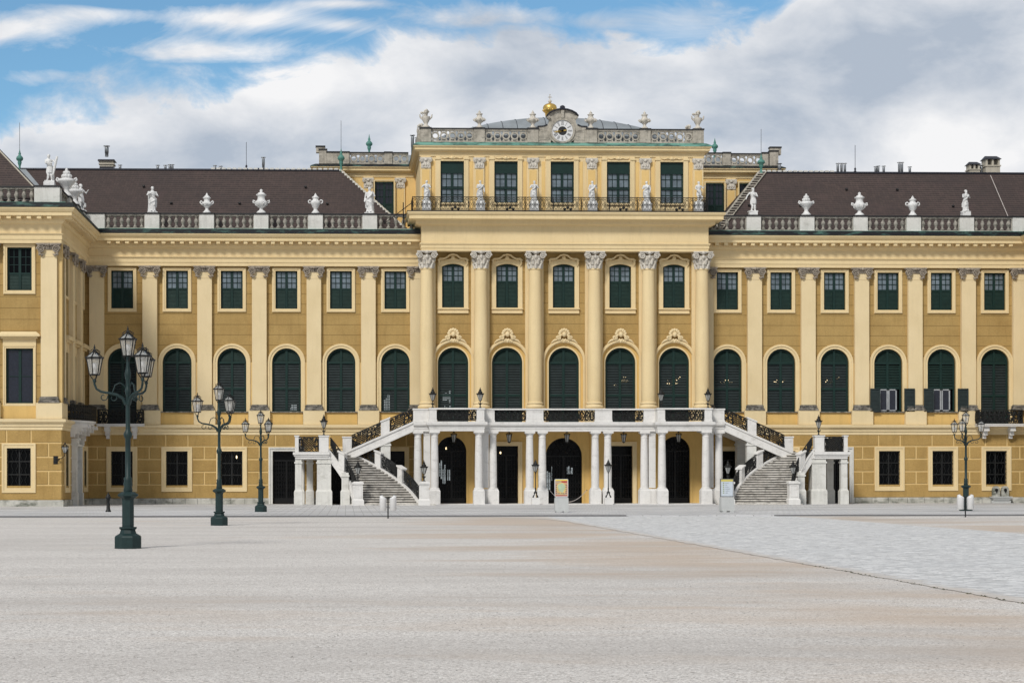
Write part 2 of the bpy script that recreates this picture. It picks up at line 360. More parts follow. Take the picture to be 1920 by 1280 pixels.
# ------------------------------------------------------------------ palace
pal = empty('palace', (0,0,0), 0, "long ochre palace with green shutters, brown roofs and a clock on its raised middle", "palace")
WX = [12.49+4.065*k for k in range(6)]                   # window axes, each wing
PX = [14.51+4.06*k for k in range(5)]                    # pilaster axes
CW = [-8.24,-4.22,0,4.22,8.24]; CC = [-10.22,-6.22,-2.2,2.2,6.22,10.22]
RW = -35.6                                               # side wall of the projecting pavilion (and +35.6)
RF = -12.0
RISX = [-38.16,-42.3,-46.4]
SY = [-8.6,-5.1,-1.6]                                    # window axes on the pavilion's side

def arc(cx, cz, r, n=20, a0=0, a1=PI): return [(cx+r*math.cos(a0+(a1-a0)*i/n), cz+r*math.sin(a0+(a1-a0)*i/n)) for i in range(n+1)]
def arch_loop(cx, w, z0, zt, n=20):                      # closed loop from right foot over the arch to the left foot
    r = w/2; return [(cx+r, z0)] + arc(cx, zt-r, r, n) + [(cx-r, z0)]
def rect_loop(cx, w, z0, z1): return [(cx-w/2,z0),(cx+w/2,z0),(cx+w/2,z1),(cx-w/2,z1)]
def seg_loop(cx, w, z0, z1, rise, n=8):
    r = (w*w/4+rise*rise)/(2*rise); c = z1-r; a = math.asin(w/2/r)
    return [(cx-w/2,z0),(cx+w/2,z0)] + [(cx+r*math.sin(a-2*a*i/n), c+r*math.cos(a-2*a*i/n)) for i in range(n+1)]
def wall_mb(outer, holes, depth=.35, mb=None):           # in x,z with front at y=0
    bm = bmesh.new(); es = []
    for lp in [outer]+holes:
        vs = [bm.verts.new((x,0,z)) for x,z in lp]
        es += [bm.edges.new((vs[i], vs[(i+1)%len(vs)])) for i in range(len(vs))]
    bmesh.ops.triangle_fill(bm, use_beauty=True, use_dissolve=False, edges=es, normal=(0,-1,0))
    bm.verts.index_update(); bm.faces.ensure_lookup_table()
    mb = mb or MB(); mb.add([tuple(v.co) for v in bm.verts], [tuple(v.index for v in f.verts) for f in bm.faces]); bm.free()
    for lp in holes:
        n = len(lp)
        mb.add([(x,0,z) for x,z in lp]+[(x,depth,z) for x,z in lp], [(i,(i+1)%n,n+(i+1)%n,n+i) for i in range(n)])
    return mb

# --- wing upper walls (ochre roughcast), Y=0
Z5 = 5.93
for s in (-1, 1):
    x0, x1 = (10.5, 35.6)
    holes = []
    for k, x in enumerate(WX):
        zb = 6.94 if k < 5 else 5.97
        holes.append(arch_loop(x, 2.15, zb, 11.66)); holes.append(rect_loop(x, 1.63, 14.6, 17.42))
    mb = wall_mb([(x0,Z5),(x1,Z5),(x1,17.8),(x0,17.8)], holes)
    mb.v = [(s*x,y,z) for x,y,z in mb.v]
    mb.build('wall', M['ochre'], pal)
# --- middle wall, Y=-1.1
CY_ = -1.1
holes = []
for x in CW:
    holes += [arch_loop(x, 2.26, 5.97, 11.64), seg_loop(x, 1.63, 14.6, 17.85, .22)]
mb = wall_mb([(-10.62,Z5),(10.62,Z5),(10.62,18.7),(-10.62,18.7)], holes); mb.v = [(x,y+CY_,z) for x,y,z in mb.v]
mb.build('wall', M['ochre'], pal)
# --- pavilion walls (left one is seen; the right one stands just outside the picture)
for s in (-1, 1):
    holes = []
    for x in RISX: holes += [rect_loop(x, 1.83, 7.0, 10.7), rect_loop(x, 1.65, 14.6, 17.5)]
    mb = wall_mb([(-52,Z5),(RW,Z5),(RW,17.8),(-52,17.8)], holes); mb.v = [(-s*x if s>0 else x, y+RF, z) for x,y,z in mb.v]
    if s < 0: mb.build('wall', M['ochre'], pal)
    mb2 = wall_mb([(RF,Z5),(0,Z5),(0,17.8),(RF,17.8)], [rect_loop(y, 1.5, 6.0 if abs(y+5.1)<.1 else 7.0, 10.7) for y in SY]+[rect_loop(y,1.5,14.6,17.5) for y in SY])
    mb2.v = [(s*(35.6+y), x, z) for x,y,z in mb2.v]
    mb2.build('wall', M['ochre'], pal)
# --- unseen solid cores added behind the walls to stop sun leaking through
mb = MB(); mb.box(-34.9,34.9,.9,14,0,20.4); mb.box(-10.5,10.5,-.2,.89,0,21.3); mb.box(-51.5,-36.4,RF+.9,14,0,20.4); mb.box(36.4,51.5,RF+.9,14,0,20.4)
each(mb,'sun_block_core', M['dark'], pal)

# --- rusticated ground floor, face at Y=-.3 (joints) with blocks 3 cm proud
rows = [(4.37,5.22),(3.43,4.28),(2.48,3.33),(1.54,2.39),(.50,1.45)]
def rust_wall(y, x0, x1, wins, flip, doors=()):
    """wins: list of (x, w_frame); returns joint wall mb and block mb; flip maps points"""
    holes = [rect_loop(x, 1.60, 1.31, 3.98) for x in wins] + [arch_loop(x, w, 0.0601, zt) if ar else rect_loop(x, w, 0.0601, zt) for x, w, zt, ar in doors]
    jw = wall_mb([(x0,.06),(x1,.06),(x1,5.25),(x0,5.25)], [ [(a, max(b, .0605)) for a,b in h] for h in holes], .4)
    bl = MB(); P = .035; c = .03
    occ = [(x-1.13, x+1.13, 1.05, 4.25) for x in wins] + [(x-w/2-.32, x+w/2+.32, 0, zt+.4) for x,w,zt,ar in doors]
    ax = sorted(list(wins)+[d[0] for d in doors])
    edges = [x0]+ax+[x1]
    for r, (za, zb) in enumerate(rows):
        cuts = []
        for i, x in enumerate(ax):
            if r == 0: cuts += [x-.82, x+.82]
        if r in (1, 3):
            for a, b in zip(ax[:-1], ax[1:]): cuts.append((a+b)/2)
            if ax and ax[0]-x0 > 2.4: cuts.append((x0+ax[0]-1.1)/2)
            if ax and x1-ax[-1] > 2.4: cuts.append((x1+ax[-1]+1.1)/2)
        xs = sorted([x0, x1]+cuts)
        for a, b in zip(xs[:-1], xs[1:]):
            segs = [(a+.045 if a > x0 else a, b-.045 if b < x1 else b)]
            for (oa, ob, oz0, oz1) in occ:
                if zb <= oz0+.05 or za >= oz1-.05: continue
                if r == 4 and oz0 > .9: continue
                ns = []
                for (p, q) in segs:
                    if oa-.04 <= p and q <= ob+.04: continue
                    if q <= oa or p >= ob: ns.append((p,q)); continue
                    if p < oa: ns.append((p, oa-.04))
                    if q > ob: ns.append((ob+.04, q))
                segs = ns
            for (p, q) in segs:
                if q-p > .12: bl.box(p, q, -P, .005, za, zb if not (r == 4) else zb, c)
    for m_ in (jw, bl): m_.v = [flip(a, b+y, z) for a,b,z in m_.v]
    return jw, bl
def both(mbs):
    mbs[0].build('ground_wall', M['joint'], pal); mbs[1].build('rustication', M['block'], pal)
for s in (-1, 1):
    both(rust_wall(-.3, 10.7, 35.3, [WX[3],WX[4],WX[5]], (lambda x,y,z,s=s: (s*x,y,z)), [(WX[0],1.36,3.98,0),(WX[1],2.0,3.98,0),(WX[2],2.05,3.98,0)]))
both(rust_wall(RF-.3, -52, -35.3, RISX, lambda x,y,z: (x,y,z)))
both(rust_wall(-.3, RF-.3, -.3, [-10.2,-2.0], lambda x,y,z: (-35.6-y,x,z), [(-6.9,1.7,3.9,0)]))
# middle ground wall (plain ochre-yellow plaster behind the portico)
mb = wall_mb([(-10.7,.06),(10.7,.06),(10.7,Z5),(-10.7,Z5)],
   [arch_loop(-8.35,2.18,.061,5.05), rect_loop(-4.27,1.72,.061,4.35), arch_loop(0,2.72,.061,4.95), rect_loop(4.27,1.72,.061,4.35), arch_loop(8.35,2.18,.061,5.05)], .45)
mb.v = [(x,y+CY_-.02,z) for x,y,z in mb.v]
mb.build('portico_wall', M['panel'], pal)
mb = MB()
for s in (-1,1): mb.box(s*10.7, s*10.72, CY_-.02, -.29, .06, Z5)
for s in (-1,1):
    for x in (6.35, 2.2): mb.box(s*x-.25, s*x+.25, CY_-.14, CY_-.021, .06, 5.3)
each(mb,'wall_pier', M['panel'], pal)
# plinth
mb = MB()
pr = [(0,.05),(.13,.05),(.13,.44),(.08,.49),(0,.49)]
mb.sweep([(-52,RF-.3),(-35.3,RF-.3),(-35.3,-8.1)], pr); mb.sweep([(-35.3,-5.7),(-35.3,-.3),(-21.95,-.3)], pr); mb.sweep([(-19.2,-.3),(-17.9,-.3)], pr)
mb.sweep([(21.95,-.3),(35.3,-.3),(35.3,RF-.3)], pr); mb.sweep([(17.9,-.3),(19.2,-.3)], pr)
each(mb,'plinth', M['plinth'], pal)
jm = MB(); rr = random.Random(3); x = -35
while x < 35:
    if abs(x) > 22: jm.box(x, x+.02, -.436, -.42, .06, .45)
    x += rr.uniform(.9,1.5)
jm.build('plinth_joint', M['black'], pal)
# ground floor cornice
GC = [(0,5.2),(.06,5.2),(.06,5.42),(.13,5.44),(.13,5.62),(.2,5.66),(.32,5.74),(.34,5.9),(.0,5.96)]
mb = MB()
mb.sweep([(-52,RF-.3),(-35.3,RF-.3),(-35.3,-.3),(-10.72,-.3)], GC); mb.sweep([(10.72,-.3),(35.3,-.3),(35.3,RF-.3)], GC)
each(mb,'string_course', M['pinkcream'], pal)
# main entablature
EP = [(0,17.74),(.30,17.74),(.30,17.98),(.34,18.0),(.34,18.26),(.40,18.32),(.45,18.40),(.30,18.43),(.30,19.03),(.42,19.08),(.5,19.2),(.55,19.22),(.55,19.5),(1.12,19.5),(1.12,19.72),(1.2,19.76),(1.32,19.93),(1.32,20.02),(0,20.02)]
mb = MB()
mb.sweep([(-52,RF),(RW,RF),(RW,0),(-10.6,0)], EP); mb.sweep([(10.6,0),(35.6,0),(35.6,RF)], EP)
each(mb,'entablature', M['cream'], pal)
GP = [(-.2,20.021),(1.36,20.021),(1.36,20.07),(1.22,20.10),(1.22,20.34),(.6,20.40),(.5,20.44),(-.2,20.44)]
mb = MB(); mb.sweep([(-52,RF),(RW,RF),(RW,0),(-10.6,0)], GP); mb.sweep([(10.6,0),(35.6,0),(35.6,RF)], GP)
each(mb,'copper_gutter', M['gutter'], pal)
mb = MB(); gp2 = [(.3,20.441),(.62,20.441),(.62,20.47),(.3,20.5)]
mb.sweep([(-52,RF),(RW,RF),(RW,0),(-10.6,0)], gp2); mb.sweep([(10.6,0),(35.6,0),(35.6,RF)], gp2)
each(mb,'copper_flashing', M['copper'], pal)
# modillions
mb = MB(); pitch = .672
x = 11.5
while x < 34.3:
    for s in (-1,1): mb.box(s*x-.14, s*x+.14, -1.05, -.54, 19.3, 19.52)
    x += pitch
x = -36.0
while x > -39.6: mb.box(x-.14,x+.14,RF-1.05,RF-.54,19.3,19.52); x -= pitch
y = RF-.6
while y < -1.3:
    mb.box(-35.04, -34.55, y-.14, y+.14, 19.3, 19.52)
    y += pitch
each(mb,'modillion', M['cream'], pal)

# --- pedestal zone, sills and pilasters
mb = MB()
for s in (-1,1):
    for x in PX: mb.box(s*x-.8, s*x+.8, -.42, .01, 5.961, 7.02)
mb.box(-35.35,-33.95,-.42,.01,5.961,7.02)
mb.box(-37.0,-35.25,RF-.42,RF+.1,5.961,7.02); mb.box(-41.0,-39.4,RF-.42,RF+.01,5.961,7.02)
mb.box(-35.6,-35.25,RF+.1,RF+1.9,5.961,7.02)
each(mb,'pedestal', M['pinkcream'], pal)
mb = MB()
for s in (-1,1):
    for x in WX[:5]:
        mb.box(s*x-1.22, s*x+1.22, -.10, -.001, 5.961, 6.86)
for x in RISX: mb.box(x-1.25,x+1.25,RF-.1,RF-.001,5.961,6.9)
each(mb,'apron_panel', M['panel'], pal)
mb = MB()
for s in (-1,1):
    for x in WX[:5]: mb.box(s*x-1.24, s*x+1.24, -.24, .2, 6.861, 6.939)
each(mb,'sill', M['pbase'], pal)

def volute(mb, cx, cy, cz, r, s=1, depth=.16, tr=.05):
    pts = []
    for i in range(26):
        t = i/25; a = -PI/2 + s*(PI/2 + t*4.2*PI); rad = r*(1-t)**.8*.93+.02
        pts.append((cx+rad*math.cos(a)*1, cy-.02-.05*t, cz+rad*math.sin(a)))
    mb.tube(pts, [tr*(1-.5*i/25) for i in range(26)], 5)
    mb.prism([(cx+r*.86*math.cos(2*PI*k/14), cz+r*.86*math.sin(2*PI*k/14)) for k in range(14)], cy+.02, cy+depth)
    mb.ell((cx,cy-.03,cz), .055,.06,.055, 8, 5)
def ionic_cap(w=1.08):
    mb = MB(); h = w/2
    mb.box(-h-.27,h+.27,-.22,.3,-.09,0); mb.box(-h-.22,h+.22,-.18,.3,-.16,-.09)
    mb.box(-h+.02,h-.02,-.06,.3,-.42,-.16)
    for k in range(7): mb.ell((-h+.16+k*(w-.32)/6,-.09,-.28), .065,.06,.08, 7, 5)
    for s in (-1,1):
        volute(mb, s*(h-.02), -.14, -.40, .27, s)
        pts = [(s*(h+.1),-.1,-.62),(s*(h+.02),-.16,-.72),(s*(h-.12),-.14,-.78),(s*(h-.26),-.1,-.74)]
        mb.tube(pts, [.05,.07,.07,.03], 6)
        for q in ((h+.06,-.79),(h-.1,-.84)): mb.ell((s*q[0],-.12,q[1]+.02), .09,.07,.06,7,5)
    mb.ell((0,-.2,-.10), .13,.1,.12,8,5)
    for s in (-1,1): mb.ell((s*.16,-.16,-.13), .1,.07,.07,7,5)
    return mb
def pilaster(w, z0, z1, parent, loc, rz=0, capw=None, half=0):
    mb = MB(); h = w/2
    mb.box(-h,h,-.30,.01,z0+.42,z1-.001); mb.box(-h-.02,h+.02,-.32,.01,z1-.90,z1-.84)
    o = mb.build('pilaster', M['pinkcream'], parent, loc, rz)
    b = MB(); b.box(-h-.17,h+.17,-.46,.0,z0,z0+.1); b.box(-h-.12,h+.12,-.42,.0,z0+.1,z0+.2); b.box(-h-.05,h+.05,-.36,.0,z0+.2,z0+.27); b.box(-h-.1,h+.1,-.39,.0,z0+.27,z0+.35); b.box(-h-.04,h+.04,-.34,0,z0+.35,z0+.419)
    b.build('base', M['pbase'], o)
    c = ionic_cap(w).build('capital', M['capital'], o, (0,-.30,z1)); return o
p0 = pilaster(1.08, 7.02, 17.735, pal, (PX[0],0,0))
for s in (-1,1):
    for k, x in enumerate(PX):
        if s == 1 and k == 0: continue
        dup(p0, (s*x,0,0))
dup(p0, (-34.68,0,0)); dup(p0, (34.68,0,0))
dup(p0, (-36.15,RF,0)); dup(p0, (-40.2,RF,0)); dup(p0,(-44.3,RF,0))
for y in (-10.9, -6.85, -3.35): dup(p0, (RW,y,0), rz=PI/2)
for s in (-1,1): dup(p0, (s*10.85,0,0))
mb = MB()                                                # back-pilaster strips beside each shaft
for s in (-1,1):
    for x in PX: mb.box(s*x-.70, s*x+.70, -.08, .001, 7.02, 10.6)
mb.box(-35.6,-35.3,RF-.08,RF+.9,7.02,17.73)
each(mb,'backing_strip', M['joint'], pal)

# --- windows
def slats(mb, x0, x1, z0, z1, pitch=.12, y=.0, tilt=.03):
    z = z0+pitch*.5
    while z < z1-.02:
        mb.add([(x0,y,z-.03),(x1,y,z-.03),(x1,y+tilt,z+.035),(x0,y+tilt,z+.035),(x0,y+.008,z-.034),(x1,y+.008,z-.034)], [(0,1,2,3),(0,4,5,1)]); z += pitch
def slats_arc(mb, r, zc, z0, pitch=.135, y=0, gap=.04):
    z = z0+pitch*.5
    while z < zc+r-.1:
        hw = math.sqrt(max(0, (r-.07)**2-(z-zc)**2)) if z > zc else r-.07
        for a, b in ((-hw,-gap),(gap,hw)):
            if b-a > .05: mb.add([(a,y,z-.03),(b,y,z-.03),(b,y+.03,z+.035),(a,y+.03,z+.035)], [(0,1,2,3)])
        z += pitch
def arch_window(w, z0, zt, surround='plain', loc=(0,0,0), rz=0, style='closed', parent=pal):
    """origin on the wall face at the window axis"""
    r = w/2; zc = zt-r; y = .16; f = MB(); zmid = z0+(zc-z0)*.46+.05
    lp = arch_loop(0,w-.01,z0,zt-.005); inn = arch_loop(0,w-.30,z0+.14,zt-.15)
    f.band(inn, lp, y, y+.08); f.box(-r+.01,r-.01,y,y+.08,z0,z0+.12)
    f.box(-.085,.085,y-.02,y+.07,z0+.12,zt-.1); f.box(-r+.08,r-.08,y-.04,y+.07,zc-.07,zc+.08)
    if style != 'open': f.box(-r+.08,r-.08,y-.01,y+.07,zmid-.09,zmid+.07)
    else: f.box(-r+.08,r-.08,y-.04,y+.1,zmid-.02,zmid+.1)
    o = f.build('arched_window', M['green'], parent, loc, rz)
    u = MB(); slats_arc(u, r, zc, zc+.06, y=y+.035, pitch=.085); u.build('fanlight_louvre', M['slat'], o)
    for s in (-1,1):
        a, b = sorted((s*.08, s*(r-.14)))
        if style == 'open':
            q = MB(); slats(q, a, b, zmid+.1, zc-.06, y=y+.02); q.build('shutter', M['slat'], o)
            q = MB()                                      # leaf swung right back against the wall
            x0, x1 = (-1.47,-.72) if s < 0 else (r+.04, r+.84)
            q.box(x0,x1,-.42,-.36,z0-.02,z0+.08); q.box(x0,x1,-.42,-.36,zmid-.1,zmid); q.box(x0,x0+.08,-.42,-.36,z0,zmid); q.box(x1-.08,x1,-.42,-.36,z0,zmid)
            slats(q, x0+.06, x1-.06, z0+.08, zmid-.08, .1, y=-.41); q.box(x0+.05,x1-.05,-.36,-.345,z0+.05,zmid-.05)
            q.build('shutter', M['slatd'], o)
            cs = MB(); a2, b2 = sorted((s*.02, s*.66))
            cs.box(a2,a2+.09,.0,.06,z0+.06,zmid-.03); cs.box(b2-.09,b2,.0,.06,z0+.06,zmid-.03); cs.box(a2,b2,.0,.06,z0+.06,z0+.14); cs.box(a2,b2,.0,.06,zmid-.12,zmid-.03)
            ce = cs.build('casement', M['blind'], o)
            g = MB(); g.box(a2+.05,b2-.05,.03,.04,z0+.1,zmid-.06); g.build('pane', M['pane2'], o)
        else:
            q = MB(); slats(q, a, b, zmid+.05, zc-.06, y=y+.02); slats(q, a, b, z0+.12, zmid-.06, y=y+.02)
            q.build('shutter', M['slatd'], o)
    g = MB(); g.prism(arch_loop(0,w-.02,z0+.01,zt-.01), .34, .36); g.build('dark_pane', M['dark'], o)
    if surround == 'plain':
        g = MB(); ro = r+.34
        g.band(arch_loop(0,w,z0,zt), arch_loop(0,w+.68,z0,zt+.34), -.09, 0)
        g.band(arch_loop(0,w+.36,z0,zt+.18), arch_loop(0,w+.60,z0,zt+.30), -.15, -.091)
        g.build('surround', M['cream'], o)
    elif surround == 'ornate':
        g = MB(); g.band(arch_loop(0,w,z0,zt), arch_loop(0,w+.2,z0,zt+.10), -.08, 0)
        g.band(arch_loop(0,w+.58,z0,zt+.36), arch_loop(0,w+.92,z0,zt+.62), -.26, 0)
        g.band(arch_loop(0,w+.66,z0,zt+.42), arch_loop(0,w+.80,z0,zt+.54), -.31, -.261)
        g.build('surround', M['cream'], o)
        c = MB(); zz = zt+.98
        for k in range(9):                                # shell of radiating lobes
            a = R(-18+k*27); rx = .34 if k not in (0,8) else .3
            c.ell((rx*math.cos(a), -.3, zz+rx*math.sin(a)), .12,.09,.12, 8, 6)
            c.tube([(0,-.3,zz-.05),(rx*math.cos(a),-.36,zz+rx*math.sin(a))], .035, 5)
        c.ell((0,-.36,zz-.02), .16,.14,.2,10,8)
        for s in (-1,1):
            volute(c, s*.42, -.34, zz-.28, .17, s, .2, .05)
            c.tube([(s*.5,-.3,zz-.38),(s*.75,-.3,zz-.46),(s*.98,-.28,zz-.66)], [.08,.08,.03], 6)
            for k in range(3): c.ell((s*(.1+.12*k),-.3,zz-.42-.05*k), .07,.05,.12,7,5)
        c.ell((0,-.3,zz-.5), .08,.06,.16,8,6)
        c.build('cartouche', M['pinkcream'], o)
        rc = MB(); rc.band(arch_loop(0,w+.2,z0,zt+.10), arch_loop(0,w+.6,z0,zt+.37), -.03, -.001); rc.build('reveal', M['panel'], o)
    return o
def sash_window(w, z0, z1, loc, rz=0, frac=.47, nx=2, nz=3, top='pane', frame=.26, seg=0, parent=pal, panem='pane', sur='cream', ornament=False, name='window'):
    y = .14; f = MB(); h = w/2; zs = z0+(z1-z0)*(1-frac)
    zt = z1
    f.box(-h,h,y,y+.08,z0,z0+.1); f.box(-h,-h+.12,y,y+.08,z0,z1); f.box(h-.12,h,y,y+.08,z0,z1); f.box(-h,h,y,y+.08,z1-(.1 if not seg else .2),z1)
    f.box(-.09,.09,y-.02,y+.08,z0,z1); f.box(-h,h,y-.01,y+.08,zs-.07,zs+.05)
    for s in (-1,1):
        a, b = sorted((s*.09, s*(h-.12)))
        for i in range(1,nx): x = a+(b-a)*i/nx; f.box(x-.022,x+.022,y+.01,y+.07,zs,z1)
        for j in range(1,nz): z = zs+.05+(z1-.1-zs-.05)*j/nz; f.box(a,b,y+.01,y+.07,z-.022,z+.022)
    o = f.build(name, M['green'], parent, loc, rz)
    g = MB(); g.box(-h+.01,h-.01,y+.05,y+.055,zs,z1-.02); g.build('pane', M[panem], o)
    q = MB()
    for s in (-1,1):
        a, b = sorted((s*.1, s*(h-.11))); q.box(a,b,y+.04,y+.05,z0+.05,zs); slats(q, a, b, z0+.1, zs-.06, y=y+.012, pitch=.1, tilt=.02)
    q.build('shutter', M['slat'], o)
    g = MB(); e = frame
    if not seg:
        g.band([(h,z0),(h,z1),(-h,z1),(-h,z0),(h,z0)][::1], [(h+e,z0-e),(h+e,z1+e*.85),(-h-e,z1+e*.85),(-h-e,z0-e),(h+e,z0-e)], -.07, 0)
        g.band([(h+.1,z0-.1),(h+.1,z1+.1),(-h-.1,z1+.1),(-h-.1,z0-.1),(h+.1,z0-.1)], [(h+e-.03,z0-e+.03),(h+e-.03,z1+e*.8),(-h-e+.03,z1+e*.8),(-h-e+.03,z0-e+.03),(h+e-.03,z0-e+.03)], -.11, -.071)
    else:
        li = seg_loop(0,w,z0,z1,seg); lo = seg_loop(0,w+2*e,z0-.3,z1+e,seg*1.2)
        g.band(li+[li[0]], lo+[lo[0]], -.09, 0)
        g.box(-h-e-.03,h+e+.03,-.2,0,z0-.12,z0-.04); g.box(-h-e,h+e,-.14,0,z0-.42,z0-.3)
        # curved hood with scrolled shoulders and a central leaf motif
        hd = [(-1.16,z1+.28),(-.98,z1+.42),(-.66,z1+.42),(-.5,z1+.5),(-.28,z1+.68),(0,z1+.74),(.28,z1+.68),(.5,z1+.5),(.66,z1+.42),(.98,z1+.42),(1.16,z1+.28)]
        g.band([(a*.94,b-.13) for a,b in hd], hd, -.24, 0)
        g.box(-h-.1,h+.1,-.05,0,z1+.16,z1+.34)
        for s in (-1,1):
            g.tube([(s*1.0,-.14,z1+.3),(s*1.07,-.16,z1+.05),(s*.98,-.12,z1-.2)], [.09,.08,.03], 6)
            g.tube([(s*.1,-.16,z1+.34),(s*.34,-.2,z1+.28),(s*.62,-.16,z1+.24)], [.07,.05,.03], 6)
        g.ell((0,-.16,z1+.42), .16,.1,.17,9,6)
    g.build('surround', M[sur], o)
    return o
def bright(o, x, z, w, h, y=.33):  # broken glowing strips imitate daylight seen through the building
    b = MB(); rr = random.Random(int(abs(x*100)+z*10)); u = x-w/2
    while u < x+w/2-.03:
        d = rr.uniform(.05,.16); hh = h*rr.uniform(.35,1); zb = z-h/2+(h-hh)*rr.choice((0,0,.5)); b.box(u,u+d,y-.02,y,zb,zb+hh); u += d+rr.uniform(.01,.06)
    b.build('daylight_strips', M['bright'], o)
def place_copies(proto, locs, rz=None):
    for l in locs: dup(proto, l, rz=rz)

aw = arch_window(2.15, 6.94, 11.66, loc=(-WX[0],0,0))
place_copies(aw, [(-x,0,0) for x in WX[1:5]]+[(x,0,0) for x in WX[:3]])
AWS = [aw] + [o for o in pal.children if o.name.startswith('arched_window.')]
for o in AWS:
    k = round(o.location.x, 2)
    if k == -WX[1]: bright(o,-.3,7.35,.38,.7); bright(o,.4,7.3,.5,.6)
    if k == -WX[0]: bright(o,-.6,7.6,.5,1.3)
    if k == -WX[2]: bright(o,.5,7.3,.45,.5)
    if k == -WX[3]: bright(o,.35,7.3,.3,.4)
aw2 = arch_window(2.15, 5.98, 11.66, loc=(-WX[5],0,0)); dup(aw2, (WX[5],0,0))
aw3 = arch_window(2.15, 6.94, 11.66, loc=(WX[3],0,0), style='open'); dup(aw3, (WX[4],0,0))
cwn = arch_window(2.26, 5.98, 11.64, 'ornate', loc=(CW[0],CY_,0)); place_copies(cwn, [(x,CY_,0) for x in CW[1:]])
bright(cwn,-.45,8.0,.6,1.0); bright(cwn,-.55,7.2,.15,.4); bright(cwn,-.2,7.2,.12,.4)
uw = sash_window(1.63, 14.6, 17.42, (-WX[0],0,0)); place_copies(uw, [(s*x,0,0) for s in (-1,1) for x in WX if not (s==-1 and x==WX[0])])
cu = sash_window(1.63, 14.6, 17.85, (CW[0],CY_,0), seg=.2, frac=.40, frame=.33); place_copies(cu, [(x,CY_,0) for x in CW[1:]])
ru = sash_window(1.65, 14.6, 17.5, (RISX[0],RF,0), frac=.6, panem='dark'); place_copies(ru, [(x,RF,0) for x in RISX[1:]])
su = sash_window(1.5, 14.6, 17.5, (RW,SY[0],0), PI/2, panem='dark', frame=.2); place_copies(su, [(RW,y,0) for y in SY[1:]])
def hood(mb, w, z, y0=-.45):
    mb.box(-w,w,y0,0,z,z+.12); mb.frus(0,y0/2,z+.12,z+.32,w,-y0/2,w-.25,-y0/2*.6); mb.box(-w+.18,w-.18,y0*.6,0,z-.14,z)
def nobile_rect(w, z0, z1, loc, rz=0):
    o = sash_window(w, z0, z1, loc, rz, frac=1.0, nx=1, nz=2, panem='pane2', frame=.2, name='window')
    h = MB(); h.box(-w/2-.2,w/2+.2,-.08,0,z1+.18,z1+.75); hood(h, w/2+.5, z1+.78); h.build('hood', M['cream'], o); return o
nr = nobile_rect(1.83, 7.0, 10.7, (RISX[0],RF,0)); place_copies(nr, [(x,RF,0) for x in RISX[1:]])
ns = nobile_rect(1.5, 7.0, 10.7, (RW,SY[0],0), PI/2); place_copies(ns, [(RW,y,0) for y in SY[1:]])

def grille_window(w, z0, z1, loc, rz=0, bars='lattice', sur='cream', fr=.33):
    f = MB(); h = w/2; f.box(-h,h,.2,.26,z0,z0+.08); f.box(-h,h,.2,.26,z1-.08,z1); f.box(-h,-h+.08,.2,.26,z0,z1); f.box(h-.08,h,.2,.26,z0,z1); f.box(-.05,.05,.19,.26,z0,z1)
    for j in (1,2): z = z0+(z1-z0)*j/3; f.box(-h,h,.2,.26,z-.035,z+.035)
    o = f.build('barred_window', M['grille'], pal, loc, rz)
    g = MB(); g.box(-h,h,.27,.28,z0,z1); g.build('pane', M['dark'], o)
    g = MB(); n = 5
    for i in range(n+1):
        x = -h+.04+(w-.08)*i/n; pts = []
        for j in range(17): pts.append((x+.07*math.sin(j*PI*.5+i*PI), .05, z0+(z1-z0)*j/16))
        g.tube(pts, .014, 4)
    for j in range(4): z = z0+.1+(z1-z0-.2)*j/3; g.tube([(-h,.04,z),(h,.04,z)], .016, 4)
    g.build('grille', M['grille'], o)
    s_ = MB(); e = fr
    s_.band([(h,z0),(h,z1),(-h,z1),(-h,z0),(h,z0)], [(h+e*.6,z0-e*.55),(h+e*.6,z1+e*.6),(-h-e*.6,z1+e*.6),(-h-e*.6,z0-e*.55),(h+e*.6,z0-e*.55)], -.06, 0)
    s_.band([(h+e*.6,z0-e*.55),(h+e*.6,z1+e*.6),(-h-e*.6,z1+e*.6),(-h-e*.6,z0-e*.55),(h+e*.6,z0-e*.55)], [(h+e,z0-e),(h+e,z1+e),(-h-e,z1+e),(-h-e,z0-e),(h+e,z0-e)], -.10, 0)
    s_.build('surround', M[sur], o); return o
gw = grille_window(1.60, 1.31, 3.98, (-WX[3],-.3,0)); place_copies(gw, [(s*x,-.3,0) for s in (-1,1) for x in WX[3:] if not (s==-1 and x==WX[3])])
gr = grille_window(1.60, 1.31, 3.98, (RISX[0],RF-.3,0)); place_copies(gr, [(x,RF-.3,0) for x in RISX[1:]])
gs = grille_window(1.3, 1.31, 3.98, (-35.3,-10.2,0), PI/2); dup(gs, (-35.3,-2.0,0))

